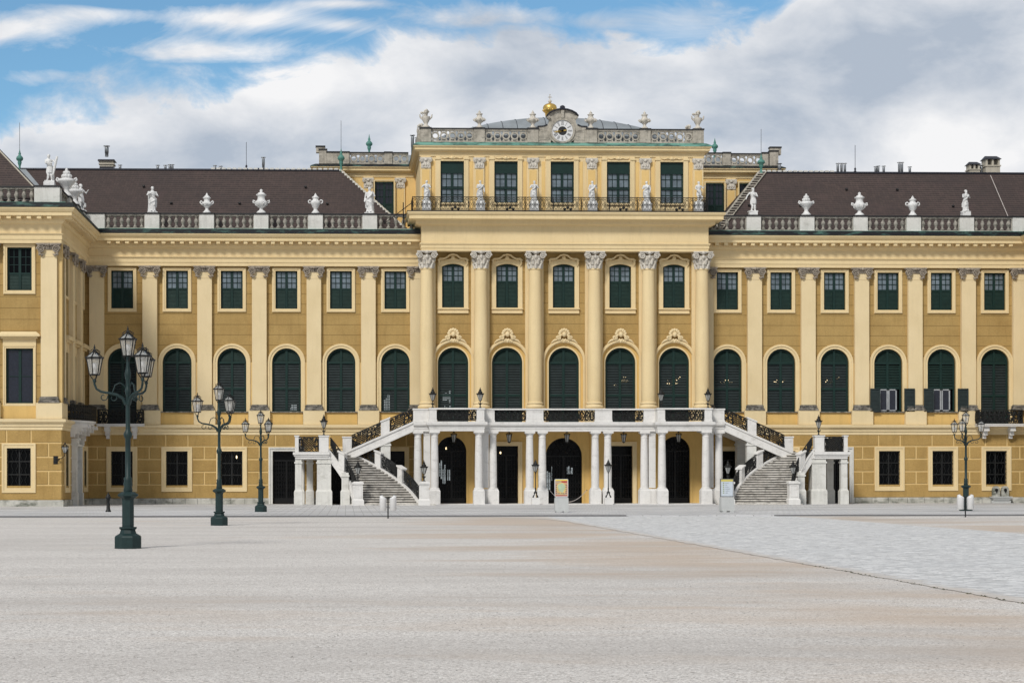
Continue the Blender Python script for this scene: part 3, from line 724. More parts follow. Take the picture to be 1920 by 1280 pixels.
M['doorbar'] = plain('black_door_ironwork', (.0045,.0045,.005), .5, var=.4, spec=.3)
def door(w, zt, loc, arched, sur, fr=.3, rz=0, lit=False, name='door'):
    h = w/2; f = MB(); y = .22
    lp = arch_loop(0,w,.07,zt) if arched else [(h,.07),(h,zt),(-h,zt),(-h,.07)]
    li = arch_loop(0,w-.16,.07,zt-.08) if arched else [(h-.08,.07),(h-.08,zt-.08),(-h+.08,zt-.08),(-h+.08,.07)]
    f.band(li, lp, y, y+.07); zs = zt-h if arched else zt-.7
    f.box(-h,h,y,y+.07,zs-.05,zs+.05); f.box(-.07,.07,y-.02,y+.07,.07,zs); f.box(-h,h,y,y+.07,.07,.5)
    nb = max(4, int(w/.2))
    for i in range(nb+1):
        x = -h+.05+(w-.1)*i/nb; f.box(x-.014,x+.014,y+.01,y+.04,.4,zs)
    for j in range(9):
        z = .6+(zs-.6)*j/9; f.box(-h,h,y+.01,y+.04,z-.014,z+.014)
    for i in range(nb):
        for j in (2,4,5):
            x = -h+.05+(w-.1)*(i+.5)/nb; z = .6+(zs-.6)*(j+.5)/9
            f.tube([(x+.07*math.cos(a*PI/4),y,z+.1*math.sin(a*PI/4)) for a in range(8)], .012, 4, closed=True)
    if arched:
        for k in range(1,6):
            a = PI*k/6; f.tube([(.25*h*math.cos(a),y,zs+.25*h*math.sin(a)),((h-.05)*math.cos(a),y,zs+(h-.05)*math.sin(a))], .018, 4)
        for q in (.28,.62): f.tube([(q*h*math.cos(PI*k/12),y,zs+q*h*math.sin(PI*k/12)) for k in range(13)], .018, 4)
    o = f.build(name, M['doorbar'], pal, loc, rz)
    g = MB(); g.prism(lp if arched else [(h,.07),(h,zt),(-h,zt),(-h,.07)], .36, .37); g.build('dark_pane', M['dark'], o)
    if sur:
        s_ = MB(); e = fr
        if arched: s_.band(lp, arch_loop(0,w+.3,.07,zt+.15), -.05, 0)
        else:
            s_.band([(h,.06),(h,zt),(-h,zt),(-h,.06)], [(h+e,.06),(h+e,zt+e),(-h-e,zt+e),(-h-e,.06)], -.07, 0)
            s_.band([(h+e*.6,.06),(h+e*.6,zt+e*.6),(-h-e*.6,zt+e*.6),(-h-e*.6,.06)], [(h+e,.06),(h+e,zt+e),(-h-e,zt+e),(-h-e,.06)], -.12, -.071)
        s_.build('surround', M[sur], o)
    return o
for s in (-1,1):
    door(2.05, 3.98, (s*WX[2],-.3,0), 0, 'pier'); door(2.0, 3.98, (s*WX[1],-.3,0), 0, 'cream'); door(1.36, 3.98, (s*WX[0],-.3,0), 0, 'cream')
    d_ = door(2.18, 5.05, (s*8.35,CY_-.02,0), 1, 'panel')
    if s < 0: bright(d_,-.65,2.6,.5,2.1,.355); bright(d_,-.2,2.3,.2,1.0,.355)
    door(1.72, 4.35, (s*4.27,CY_-.02,0), 0, "pinkcream")
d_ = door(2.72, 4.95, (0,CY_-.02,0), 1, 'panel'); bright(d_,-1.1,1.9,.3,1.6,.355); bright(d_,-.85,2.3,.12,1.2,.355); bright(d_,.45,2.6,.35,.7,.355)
door(1.7, 3.9, (-35.3,-6.9,0), 0, 'pier', rz=PI/2)

# --- giant columns of the middle block
def column_giant(loc):
    mb = MB(); n = 24
    prof = [(.50,7.55),(.515,8.4),(.52,9.5),(.51,12),(.48,15),(.445,17.35)]
    mb.lathe(prof, n=n); mb.lathe([(.445,17.3),(.49,17.33),(.49,17.39),(.44,17.42)], n=n)
    o = mb.build('column', M['cream'], pal, loc)
    b = MB(); b.lathe([(.60,7.1),(.66,7.14),(.68,7.22),(.64,7.3),(.56,7.33),(.55,7.4),(.60,7.44),(.61,7.5),(.56,7.55),(.50,7.56)], n=n); b.box(-.7,.7,-.7,.55,6.0,7.1); b.build('base', M['pinkcream'], o)
    c = MB()
    c.lathe([(.44,0),(.45,.3),(.50,.6),(.60,.95)], c=(0,0,0), n=16)
    for rr_, zz, k in ((.50,.3,8),(.56,.62,8)):
        for i in range(k):
            a = 2*PI*(i+(.5 if zz > .5 else 0))/k
            ca, sa = math.cos(a), math.sin(a)
            c.tube([(.44*ca,.44*sa,zz-.28),(rr_*ca,rr_*sa,zz),(rr_*1.18*ca,rr_*1.18*sa,zz+.05),(rr_*1.2*ca,rr_*1.2*sa,zz-.03)], [.12,.11,.08,.03], 6)
    for s in (-1,1):
        volute(c, s*.54, -.52, .93, .235, s, .3, .055)
        c.tube([(s*.25,-.5,1.16),(s*.0,-.5,1.05)], .05, 5)
    c.ell((0,-.58,1.17), .14,.1,.13,8,6); c.ell((0,-.56,.85), .12,.1,.16,8,6)
    c.box(-.72,.72,-.62,.4,1.17,1.27)
    c.build('capital', M['capital2'], o, (0,0,17.4)); return o
g0 = column_giant((CC[0],-1.72,0)); place_copies(g0, [(x,-1.72,0) for x in CC[1:]])
mb = MB()
for x in CC:
    a, b = (x-.62, x+.68)
    if x == CC[0]: a, b = x-.38, x+.68
    if x == CC[-1]: a, b = x-.68, x+.38
    if 0 > x > -10: a, b = x-.68, x+.68
    mb.box(a,b,CY_-.22,CY_,5.96,18.68)
each(mb,'backing_pilaster', M['cream'], pal)
# middle entablature
EC = [(-.75,18.67),(0,18.67),(0,18.86),(.04,18.88),(.04,19.10),(.11,19.16),(.12,19.26),(0,19.29),(0,20.5),(.10,20.53),(.36,20.6),(.42,20.62),(.42,20.84),(.56,20.9),(.92,20.91),(.92,21.16),(1.0,21.22),(1.06,21.34),(1.06,21.42),(-.75,21.42)]
CP = [(-10.63,1.0),(-10.63,-2.12),(10.63,-2.12),(10.63,1.0)]
mb = MB(); mb.sweep(CP, EC); mb.box(-9.9,9.9,-1.4,0,20.5,21.41); mb.build('middle_entablature', M['cream'], pal)
mb = MB(); mb.box(-11.72,11.72,-3.2,-.1,21.421,21.47); mb.build('balcony_edge', M['black'], pal)
# --- attic storey
AY = -.3
mb = wall_mb([(-10.63,21.4),(10.63,21.4),(10.63,26.3),(-10.63,26.3)], [rect_loop(x,1.77,22.5,25.6) for x in CW]); mb.v = [(x,y+AY,z) for x,y,z in mb.v]
mb.box(-10.63,-10.3,AY+.001,12,21.4,26.3); mb.box(10.3,10.63,AY+.001,12,21.4,26.3); mb.box(-10.3,10.3,.2,12,21.3,26.28)
mb.build('attic_wall', M['cream'], pal)
AC = [(0,25.95),(.06,25.95),(.06,26.1),(.1,26.15),(.1,26.25),(.28,26.3),(.42,26.4),(.42,26.52),(.52,26.62),(.52,26.7),(0,26.7)]
mb = MB(); mb.sweep([(-10.63,12),(-10.63,AY),(10.63,AY),(10.63,12)], AC); mb.build('attic_cornice', M['cream'], pal)
mb = MB(); mb.sweep([(-10.63,12),(-10.63,AY),(10.63,AY),(10.63,12)], [(-.6,26.701),(.56,26.701),(.54,26.78),(.2,26.98),(.14,27.0),(-.6,27.0)]); mb.build('attic_copper', M['copper'], pal)
atw = sash_window(1.77, 22.5, 25.6, (CW[0],AY,0), frac=1.0, nx=2, nz=5, frame=.02, sur='cream', name='attic_window')
bb = MB(); bb.box(-.85,.85,.08,.119,23.54,23.66); bb.build('transom', M['green'], atw)
bb = MB(); bb.box(-.85,.85,.08,.119,24.72,25.6); bb.build('blind_box', M['green'], atw)
bb = MB()
bb.box(-1.22,-.885,-.10,0,21.5,26.0); bb.box(.885,1.22,-.10,0,21.5,26.0); bb.box(-1.28,-.86,-.16,0,25.72,25.86); bb.box(.86,1.28,-.16,0,25.72,25.86)
bb.box(-.885,.885,-.05,0,25.61,26.0); bb.box(-1.0,1.0,-.14,0,22.38,22.49)
for s in (-1,1):
    bb.tube([(s*.05,-.12,25.78),(s*.3,-.14,25.88),(s*.55,-.12,25.80),(s*.8,-.1,25.86)], [.07,.05,.045,.03], 6)
bb.ell((0,-.12,25.85), .16,.1,.13,8,6)
bb.build('surround', M['cream'], atw)
place_copies(atw, [(x,AY,0) for x in CW[1:]])
def attic_pil(loc, z0=21.5, pw=.75):
    mb = MB(); h = pw/2; mb.box(-h,h,-.14,0,z0,25.93); o = mb.build('attic_pilaster', M['cream'], pal, loc)
    q = MB(); q.box(-h+.1,h-.1,-.16,-.141,z0+.2,24.95); q.build('panel', M['attic'], o)
    c = MB(); c.box(-h+.02,h-.02,-.19,-.141,25.06,25.6); c.box(-h-.08,h+.08,-.26,-.0,25.72,25.84); c.frus(0,-.14,25.6,25.72,h-.02,.05,h+.05,.1)
    for s in (-1,1):
        volute(c, s*(h-.04), -.22, 25.58, .12, s, .1, .03)
        c.ell((s*.18,-.2,25.3), .08,.05,.13,7,5)
    c.ell((0,-.2,25.3), .09,.06,.16,8,6); c.ell((0,-.22,25.66), .12,.08,.1,8,6); c.ell((0,-.2,25.1), .16,.04,.05,8,5)
    c.build('capital', M['capital2'], o); return o
ap = attic_pil((CC[0],AY,0)); place_copies(ap, [(x,AY,0) for x in CC[1:]])
mb = MB()
for i in range(5):
    for s in (-1,1):
        x = CW[i]+s*1.42; mb.box(x-.12,x+.12,AY-.03,AY-.001,21.6,25.6)
each(mb,'recess_panel', M['attic'], pal)
# side blocks of the raised storey, set far back
BY = 8.5
for s in (-1,1):
    mb = MB(); a, b = sorted((s*10.2, s*18.45)); mb.box(a,b,BY,15,20,26.3); mb.build('side_attic_wall', M['attic'], pal)
    pth = [(-18.45,15),(-18.45,BY),(-10.3,BY)] if s < 0 else [(10.3,BY),(18.45,BY),(18.45,15)]
    mb = MB(); mb.sweep(pth, AC); mb.build('side_cornice', M['cream'], pal)
    mb = MB(); mb.sweep(pth, [(-.5,26.701),(.56,26.701),(.5,26.78),(.14,26.96),(-.5,26.96)]); mb.build('side_copper', M['gutter'], pal)
for x, s in ((-13.13,-1),(-17.2,-1),(13.3,1),(16.0,1)):
    o = sash_window(1.5, 22.3, 25.55, (x,BY-.33,0), frac=.55, nx=2, nz=3, frame=.03, panem='pane2', name='attic_window')
for x in (-14.4,-11.85,-18,11.85,14.65,17.9): dup(ap, (x,BY,0))

# --- roofs
def roof_mesh(pts, faces, name='roof'):
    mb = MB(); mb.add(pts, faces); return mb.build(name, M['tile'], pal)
ez, rz_ = 20.55, 26.15
for s in (-1,1):
    pts = [(s*11.6,.6,ez),(s*48,.6,ez),(s*41.7,7,rz_),(s*16.6,7,rz_),(s*11.6,14,ez),(s*48,14,ez),(s*48,7,rz_)]
    r_ = roof_mesh(pts, [(0,1,6,3) if s > 0 else (0,3,6,1),(0,3,4) if s>0 else (0,4,3),(3,6,5,4)])
    cp = MB(); cp.tube([(s*16.6,7,rz_+.03),(s*41.7,7,rz_+.03)], .10, 6)
    cp.build('ridge_cap', M['darkmetal'], r_)
    rt = MB()
    k = 16.8
    while k < (26.5 if s < 0 else 22.5): rt.box(s*k, s*(k+.3), 6.9, 7.1, rz_+.08, rz_+.2); k += .42
    hp = [Vector((s*(16.6-(16.6-11.6)*t), 7-6.4*t, rz_-(rz_-ez)*t)) for t in [i/24 for i in range(25)]]
    if s < 0:
        for p in hp[::1]: rt.box(p.x-.1,p.x+.1,p.y-.1,p.y+.1,p.z+.0,p.z+.13)
    rt.build('ridge_tiles', M['pier'], r_)
    rt = MB(); rt.tube([tuple(p+Vector((0,0,.1))) for p in hp], .07 if s < 0 else .09, 6)
    if s > 0:
        hq = [p+Vector((.55,-.05,.1)) for p in hp]; rt.tube([tuple(p) for p in hq], .05, 5)
        for p, q in zip(hp, hq): rt.tube([tuple(p+Vector((0,0,.12))), tuple(q+Vector((0,0,.02)))], .05, 5)
    rt.build('hip_cap', M['chimney'] if s < 0 else M['oldstone'], r_)
# pavilion roofs (steeper, hipped)
for s in (-1,1):
    e = 36.3; rx = 45.0; zr = ez+8.7*1.04
    A = [(s*e,RF+.7,ez),(s*53.7,RF+.7,ez),(s*53.7,12.4,ez),(s*e,12.4,ez),(s*rx,RF+.7+8.7,zr),(s*rx,12.4-8.7,zr)]
    r_ = roof_mesh(A, [(0,1,4),(1,2,5,4),(2,3,5),(3,0,4,5)])
    if s < 0:
        h = MB(); h.tube([(s*e,RF+.7,ez+.05),(s*rx,RF+.7+8.7,zr+.05)], .06, 5); h.build('hip_cap', M['chimney'], r_)
        h = MB(); h.add([(-37.2,.7,ez+.12),(-36.4,.7,ez+.12),(-41.2,6.9,rz_-.0),(-41.9,6.9,rz_-.0)], [(0,1,2,3)]); h.build('valley', M['metal'], r_)
# zinc vault over the middle
mb = MB(); nx_, ny_ = 34, 14; rs = []
for i in range(nx_+1):
    x = -9.2+18.4*i/nx_; zc = 29.65-1.55*(abs(x)/8.8)**2.1; row = []
    for j in range(ny_+1):
        t = -1+2*j/ny_; row.append((x, 4+4.2*t, 26.8+(zc-26.8)*(1-abs(t)**2.6)**.7))
    rs.append(row)
mb.rings(rs, True, cap=False, close=False); vt = mb.build('vault_roof', M['metal'], pal)
mb = MB()
for i in range(1, nx_, 2): mb.tube([(p[0],p[1],p[2]+.015) for p in rs[i]], .022, 4)
mb.build('standing_seam', M['darkmetal'], vt)

# --- balustrades
def baluster(mb, x, y, z, h=.86, r=.12, old=False):
    pr = [(.55,0),(.95,.02),(1.0,.1),(.6,.16),(.45,.26),(.7,.38),(.98,.5),(1.0,.6),(.7,.74),(.48,.84),(.6,.9),(.9,.92),(.9,1)]
    mb.lathe([(r*a, h*b) for a, b in pr], (x,y,z), 8)
BZ = 20.46
def balus_run(p, q, nb, th=.34, z=BZ, name='balustrade'):
    """p,q ends in xy. bottom rail, balusters; black coping is a sub-part"""
    p, q = Vector(p), Vector(q); d = q-p; Ln = d.length; a = math.atan2(d.y, d.x)
    mb = MB(); mb.M = Matrix.Translation((p.x,p.y,0)) @ Matrix.Rotation(a,4,'Z')
    mb.box(0,Ln,-th/2,th/2,z,z+.12); mb.box(0,Ln,-th/2,th/2,z+1.0,z+1.1)
    for i in range(nb): baluster(mb, Ln*(i+.5)/nb, 0, z+.12, .88, .165)
    mb.box(0,.07,-.12,.12,z+.12,z+1.0); mb.box(Ln-.07,Ln,-.12,.12,z+.12,z+1.0)
    o = mb.build(name, M['baluster'], pal)
    c = MB(); c.M = mb.M; c.box(-.02,Ln+.02,-th/2-.06,th/2+.06,z+1.101,z+1.2); c.build('coping', M['black'], o); return o
def bal_pier(x, y, w=1.08, d=.6, z=BZ, mat='pier'):
    mb = MB(); mb.box(-w/2,w/2,-d/2,d/2,z,z+1.1); mb.box(-w/2-.02,w/2+.02,-d/2-.02,d/2+.02,z,z+.08)
    o = mb.build('balustrade_pier', M[mat], pal, (x,y,0))
    c = MB(); c.box(-w/2-.05,w/2+.05,-d/2-.06,d/2+.06,z+1.101,z+1.21); c.build('coping', M['black'], o); return o
BYY = -.15
bp = bal_pier(-PX[0]+.1, BYY)
SX = [14.40,18.44,22.48,26.52,30.56]
for s in (-1,1):
    for k, x in enumerate(SX):
        if s == -1 and k == 0: bp.location.x = -SX[0]
        else: dup(bp, (s*x,BYY,0))
    xs = [11.0]+SX+[34.6]
    for a, b in zip(xs[:-1], xs[1:]):
        u = a if a == 11.0 else a+.54; v = b-.54
        balus_run((s*u,BYY),(s*v,BYY), 6 if a > 11 else 5)
    mb = MB(); mb.box(s*34.06,s*35.5,BYY-.25,BYY+.3,BZ,BZ+1.1); o = mb.build('balustrade_pier', M['pier'], pal)
    c = MB(); c.box(s*34.0,s*35.5,BYY-.3,BYY+.36,BZ+1.101,BZ+1.2); c.build('coping', M['black'], o)
# pavilion balustrade
PXs = -35.75
for y in (-7.3,-3.7,-.9): dup(bp, (PXs,y,0), rz=PI/2)
bal_pier(-36.3, RF+.35, 1.7, .9)
for a, b in ((-11.2,-7.84),(-6.76,-4.24),(-3.16,-1.44)): balus_run((PXs,a),(PXs,b), 5 if b-a > 2 else 3)
balus_run((-40.2,RF+.35),(-37.15,RF+.35), 6); dup(bp, (-40.75,RF+.35,0)); balus_run((-44.5,RF+.35),(-41.3,RF+.35), 6)

def ring_panel(x0, x1, y, z0=27.0, z1=28.0, parent=pal, mat='oldstone', rz=0, org=(0,0,0)):
    """pierced parapet: stone rings alternating with waisted bars"""
    mb = MB(); n = max(2, round((x1-x0)/.68)); p = (x1-x0)/n; zc = (z0+z1)/2; hh = (z1-z0)/2
    mb.box(x0,x1,y-.12,y+.12,z0,z0+.12); mb.box(x0,x1,y-.12,y+.12,z1-.14,z1-.02)
    for i in range(n):
        cx = x0+p*(i+.5)
        mb.band(arc(cx,zc,.19,16,0,2*PI), arc(cx,zc,.30,16,0,2*PI), y-.09, y+.09)
    for i in range(n):
        cx = x0+p*(i+.5)
        for sg in (-1,1):
            for sv in (-1,1):
                mb.prism([(cx+sg*.12,zc+sv*.24),(cx+sg*.22,zc+sv*.2),(cx+sg*.27,zc+sv*(hh-.1)),(cx+sg*.12,zc+sv*(hh-.1))], y-.07, y+.07)
    mb.box(x0,x0+.05,y-.08,y+.08,z0+.1,z1-.1); mb.box(x1-.05,x1,y-.08,y+.08,z0+.1,z1-.1)
    o = mb.build('pierced_parapet', M[mat], parent, org, rz)
    c = MB(); c.box(x0,x1,y-.18,y+.18,z1-.02,z1+.06); c.build('coping', M['black'], o); return o
VP = CC
def parapet_pier(x, y, w=.8, z0=27.0, z1=28.0, d=.44):
    mb = MB(); mb.box(-w/2,w/2,-d/2,d/2,z0,z1-.021); o = mb.build('parapet_pier', M['oldstone'], pal, (x,y,0))
    c = MB(); c.box(-w/2-.04,w/2+.04,-d/2-.05,d/2+.05,z1-.02,z1+.09); c.build('coping', M['black'], o); return o
ap0 = parapet_pier(VP[0], AY)
for x in VP[1:]: dup(ap0, (x,AY,0))
for a, b in ((0,1),(1,2),(3,4),(4,5)): ring_panel(VP[a]+.4, VP[b]-.4, AY)
mb = MB(); mb.box(-1.8,-.86,AY-.15,AY+.15,27.0,28.02); mb.box(.86,1.8,AY-.15,AY+.15,27.0,28.02)
for s in (-1,1): mb.band([(s*1.6,27.25),(s*1.6,27.8),(s*1.05,27.8),(s*1.05,27.25),(s*1.6,27.25)], [(s*1.66,27.2),(s*1.66,27.86),(s*.99,27.86),(s*.99,27.2),(s*1.66,27.2)], AY-.18, AY-.151)
each(mb,'parapet_panel', M['oldstone'], pal)
# parapets around the side blocks
for s in (-1,1):
    if s < 0:
        ring_panel(-15.9,-13.1, BY, 26.96, 27.85); ring_panel(-12.5,-11.2,BY,26.96,27.85)
        for x, w in ((-12.8,.62),(-16.8,1.8)): parapet_pier(x, BY, w, 26.96, 27.85)
        parapet_pier(-18.0, BY, .62, 26.96, 28.05); q = parapet_pier(-18.2, BY+.3, .7, 27.9, 28.35)
    else:
        ring_panel(11.0,14.0, BY, 26.96, 27.95); ring_panel(14.6,17.2,BY,26.96,27.9)
        for x, w in ((14.3,.62),(17.4,.5)): parapet_pier(x, BY, w, 26.96, 27.95)
        parapet_pier(18.1, BY, .7, 26.96, 28.1); q = parapet_pier(18.3, BY+.3, .9, 27.9, 28.45)
for s in (-1,1):
    mb = MB(); mb.rings([[(s*(10.6+7.2*i/16), BY+3.4+3.0*t, 27.0+(1.25-.9*(i/16)**3)*(1-t*t)**.6) for t in [-1+.2*j for j in range(11)]] for i in range(17)], True, cap=False, close=False)
    mb.build('vault_roof', M['metal'], pal)

# --- clock
mb = MB(); zc = 27.87; cy = AY-.18
hf = [(1.85,28.0),(1.8,28.16),(1.4,28.18),(1.12,28.3),(1.0,28.5),(.98,28.72),(1.0,28.8),(1.12,28.84),(1.14,28.97),(.98,29.14),(.7,29.3),(.36,29.41)]
outl = [(-a,b) for a,b in hf]+[(0,29.45)]+hf[::-1]
mb.prism(outl+[(1.0,27.85),(.98,27.3),(.6,26.99),(-.6,26.99),(-.98,27.3),(-1.0,27.85)], cy, AY+.3)
mb.band(arc(0,zc,.80,40,0,2*PI), arc(0,zc,.93,40,0,2*PI), cy-.10, cy)
for s in (-1,1): volute(mb, s*1.02, cy-.1, 28.84, .12, s, .15, .035)
mb.box(-.11,.11,cy-.16,cy,28.82,29.4)
ck = mb.build('clock_gable', M['oldstone'], pal)
cl = [(1.16,28.97),(1.0,29.15),(.7,29.31),(.36,29.42),(0,29.46)]; ch_ = [(1.22,28.99),(1.04,29.22),(.73,29.39),(.38,29.50),(0,29.54)]
mb = MB(); mb.band([(-a,b) for a,b in cl]+cl[::-1][1:], [(-a,b) for a,b in ch_]+ch_[::-1][1:], cy-.22, AY+.32)
mb.box(-.18,.18,cy-.2,AY+.2,29.5,29.64); mb.lathe([(.17,0),(.19,.06),(.1,.12),(.02,.15)], (0,cy,29.64), 10)
for s in (-1,1): mb.band([(s*1.85,28.02),(s*1.8,28.17),(s*1.4,28.19),(s*1.12,28.31)], [(s*1.9,28.04),(s*1.86,28.24),(s*1.42,28.26),(s*1.16,28.38)], cy-.06, AY+.34)
mb.build('gable_capping', M['darkmetal'], ck)
mb = MB(); mb.prism(arc(0,zc,.79,40,0,2*PI)[:-1], cy-.03, cy); dl = mb.build('clock_dial', M['bin'], ck)
mb = MB(); mb.prism(arc(0,zc,.335,30,0,2*PI)[:-1], cy-.035, cy-.031); mb.build('dial_centre', M['black'], ck)
num = ['XII','I','II','III','IIII','V','VI','VII','VIII','IX','X','XI']
mb = MB()
for h, t in enumerate(num):
    an = R(90-30*h); W_ = {'I':.045,'V':.10,'X':.10}; tot = sum(W_[c] for c in t); x = -tot/2
    Mx = Matrix.Translation((0,0,zc)) @ Matrix.Rotation(-(PI/2-an), 4, 'Y').inverted().inverted()
    for c in t:
        w = W_[c]; cx = x+w/2; r0, r1 = .42, .72
        if c == 'I': segs = [((cx,r0),(cx,r1))]
        elif c == 'V': segs = [((cx-.035,r1),(cx,r0)),((cx+.035,r1),(cx,r0))]
        else: segs = [((cx-.035,r1),(cx+.035,r0)),((cx+.035,r1),(cx-.035,r0))]
        for (a, b) in segs:
            def rot(p):
                th = -(PI/2-an); return (p[0]*math.cos(th)-p[1]*math.sin(th), p[0]*math.sin(th)+p[1]*math.cos(th)+zc)
            A, B = rot(a), rot(b); mb.tube([(A[0],cy-.034,A[1]),(B[0],cy-.034,B[1])], .0105, 4)
        x += w
mb.build('numerals', M['black'], ck)
mb = MB()
for an, ln, back in ((R(189),.66,.30),(R(195),.42,.1)):
    ca, sa = math.cos(an), math.sin(an); nx2, nz2 = -sa*.035, ca*.035
    mb.prism([(-ca*back-nx2*1.3,zc-sa*back-nz2*1.3),(ca*ln*.7-nx2*1.5,zc+sa*ln*.7-nz2*1.5),(ca*ln,zc+sa*ln),(ca*ln*.7+nx2*1.5,zc+sa*ln*.7+nz2*1.5),(-ca*back+nx2*1.3,zc-sa*back+nz2*1.3)], cy-.075, cy-.05)
mb.build('clock_hands', M['gold'], ck)
mb = MB(); 
mb.lathe([(.55,0),(.5,.9),(.42,1.6),(.36,1.9)], (.12,BY,28.4), 16); mb.build('lantern_base', M['oldstone'], pal)
mb = MB(); mb.lathe([(.32,0),(.28,.15),(.34,.3),(.28,.42),(.37,.62),(.40,.86),(.43,.9),(.49,.93),(.55,1.1),(.565,1.28),(.51,1.44),(.38,1.55),(.18,1.62),(.08,1.66)], (.12,BY,30.25), 20)
for k in range(10): a = 2*PI*k/10; mb.ell((.12+.52*math.cos(a),BY+.52*math.sin(a),31.32), .09,.09,.09,8,5)
mb.build('gilded_crown', M['gold'], pal)
mb = MB(); mb.ell((.12,BY,32.05), .14,.14,.15,12,8); mb.box(.09,.15,BY-.03,BY+.03,32.15,32.58); mb.box(-.03,.27,BY-.03,BY+.03,32.35,32.41)
mb.ell((.12,BY,32.58), .05,.05,.05,8,5); mb.build('orb_cross', M['capital2'], pal)

# --- balcony railing on the raised middle
def scroll_rail(mb, P, Ln, H, posts=1.0, rail=.03, seed=1, dense=1.0, lattice=False):
    """wrought iron: P(u,v)->3d ; scrolls, rings and a lattice between top and bottom rail"""
    rr = random.Random(seed); n = max(8, int(Ln/.3))
    for v, r in ((0.03, rail*.8),(H, rail*1.3)): mb.tube([P(Ln*i/n, v) for i in range(n+1)], r, 5)
    cell = .36; nc = max(1, round(Ln/cell)); cw = Ln/nc; b = .028*dense
    for i in range(nc):
        u0 = cw*i; um = u0+cw/2
        if lattice and (i % 4) in (1,2):
            k = 3
            for t in range(k*2):
                z0 = H*t/(k*2)
                for sg in (-1,1):
                    a0, a1 = (u0,u0+cw) if sg > 0 else (u0+cw,u0)
                    mb.tube([P(a0, z0*.94+.03), P(a1, min(H-.02, z0+cw*1.0))], b*.9, 4)
            continue
        for sg, zc, r in ((1,H*.72,cw*.46),(-1,H*.30,cw*.5)):
            r *= rr.uniform(.85,1.1); a0 = rr.uniform(0,6.28); s2 = rr.choice((-1,1)); pts = []
            for k in range(14):
                t = k/13; a = a0+s2*t*3.3*PI; q = r*(1-.78*t); pts.append(P(um+q*math.cos(a), min(H-.02,max(.03,zc+q*math.sin(a)))))
            mb.tube(pts, [b*(1.1-.2*k/13) for k in range(14)], 4)
        for k in range(5):
            uu = u0+rr.uniform(.05,.95)*cw; vv = rr.uniform(.10,.90)*H; s_ = rr.uniform(.03,.06)
            p = P(uu,vv); mb.ell(p, s_,s_*.5,s_*1.4, 6, 4)
        mb.tube([P(u0,.03),P(u0+cw*.25,H*.5),P(u0,H)], b, 4); mb.tube([P(u0+cw*.9*math.cos(q*PI/6)*.5+cw*.5,H*.5+H*.44*math.sin(q*PI/6)) for q in range(12)], b*.8, 4, closed=True)
rl = MB(); H = 1.02
def run(p, q, z, f, seed, L_=None, **k):
    p = Vector(p); q = Vector(q); d = (q-p); ln = d.length; d.normalize()
    f(lambda u, v: (p.x+d.x*u, p.y+d.y*u, z+v), ln, seed, **k)
def balc(P, ln, seed):
    n = int(ln/.34); p = ln/n
    for v, r in ((.06,.024),(.14,.016),(.86,.016),(1.02,.030)): rl.tube([P(0,v),P(ln,v)], r, 4)
    for i in range(n):
        c = p*(i+.5)
        rl.tube([P(c+.13*math.cos(a*PI/5), .5+.34*math.sin(a*PI/5)) for a in range(10)], .017, 4, closed=True)
        rl.tube([P(c+.13*math.cos(PI*a/6), .86+.1*math.sin(PI*a/6)) for a in range(7)], .015, 4)
        rl.tube([P(c-.13,.66),P(c+.13,.34)], .013, 4); rl.tube([P(c-.13,.34),P(c+.13,.66)], .013, 4); rl.tube([P(c+p*.5,.14),P(c+p*.5,.86)], .015, 4)
    k = 0
    while k <= ln+.01: rl.tube([P(min(k,ln),0),P(min(k,ln),1.06)], .034, 5); k += 2.06
run((-11.3,-3.0),(10.4,-3.0),21.47,balc,1); run((-11.3,-3.0),(-11.3,-.4),21.47,balc,2); run((10.4,-3.0),(10.4,-.4),21.47,balc,3)
for x in (-8.24,-4.22,0,4.1,8.24):
    for k in (-.22,.0,.22): rl.ell((x+k+.05,-3.12,21.62+(.1 if k == 0 else 0)), .12,.08,.1, 7, 5)
rl.build('balcony_railing', M['iron'], pal)

# --- wing balconies with wrought iron, brackets
for s in (-1,1):
    x = s*WX[5]; b = MB(); b.box(x-1.72,x+1.72,-1.3,-.64,5.80,5.93); b.box(x-1.76,x+1.76,-1.34,-.64,5.931,5.99); o = b.build('balcony', M['white'], pal)
    for sx in (-1.0,1.0): c = MB(); c.box(x+sx-.2,x+sx+.2,-1.1,-.5,5.45,5.8); c.box(x+sx-.16,x+sx+.16,-.85,-.5,5.15,5.45); c.box(x+sx-.12,x+sx+.12,-.65,-.42,4.9,5.15); c.build('bracket', M['white'], o)
    b = MB(); scroll_rail(b, lambda u,v: (x-1.65+u,-1.25,6.0+v), 3.3, 1.0, seed=11, dense=1.5)
    for e in (-1.65,1.65): scroll_rail(b, lambda u,v,e=e: (x+e,-1.25+u,6.0+v), .8, 1.0, seed=12, dense=1.5)
    b.build('railing', M['iron'], o)
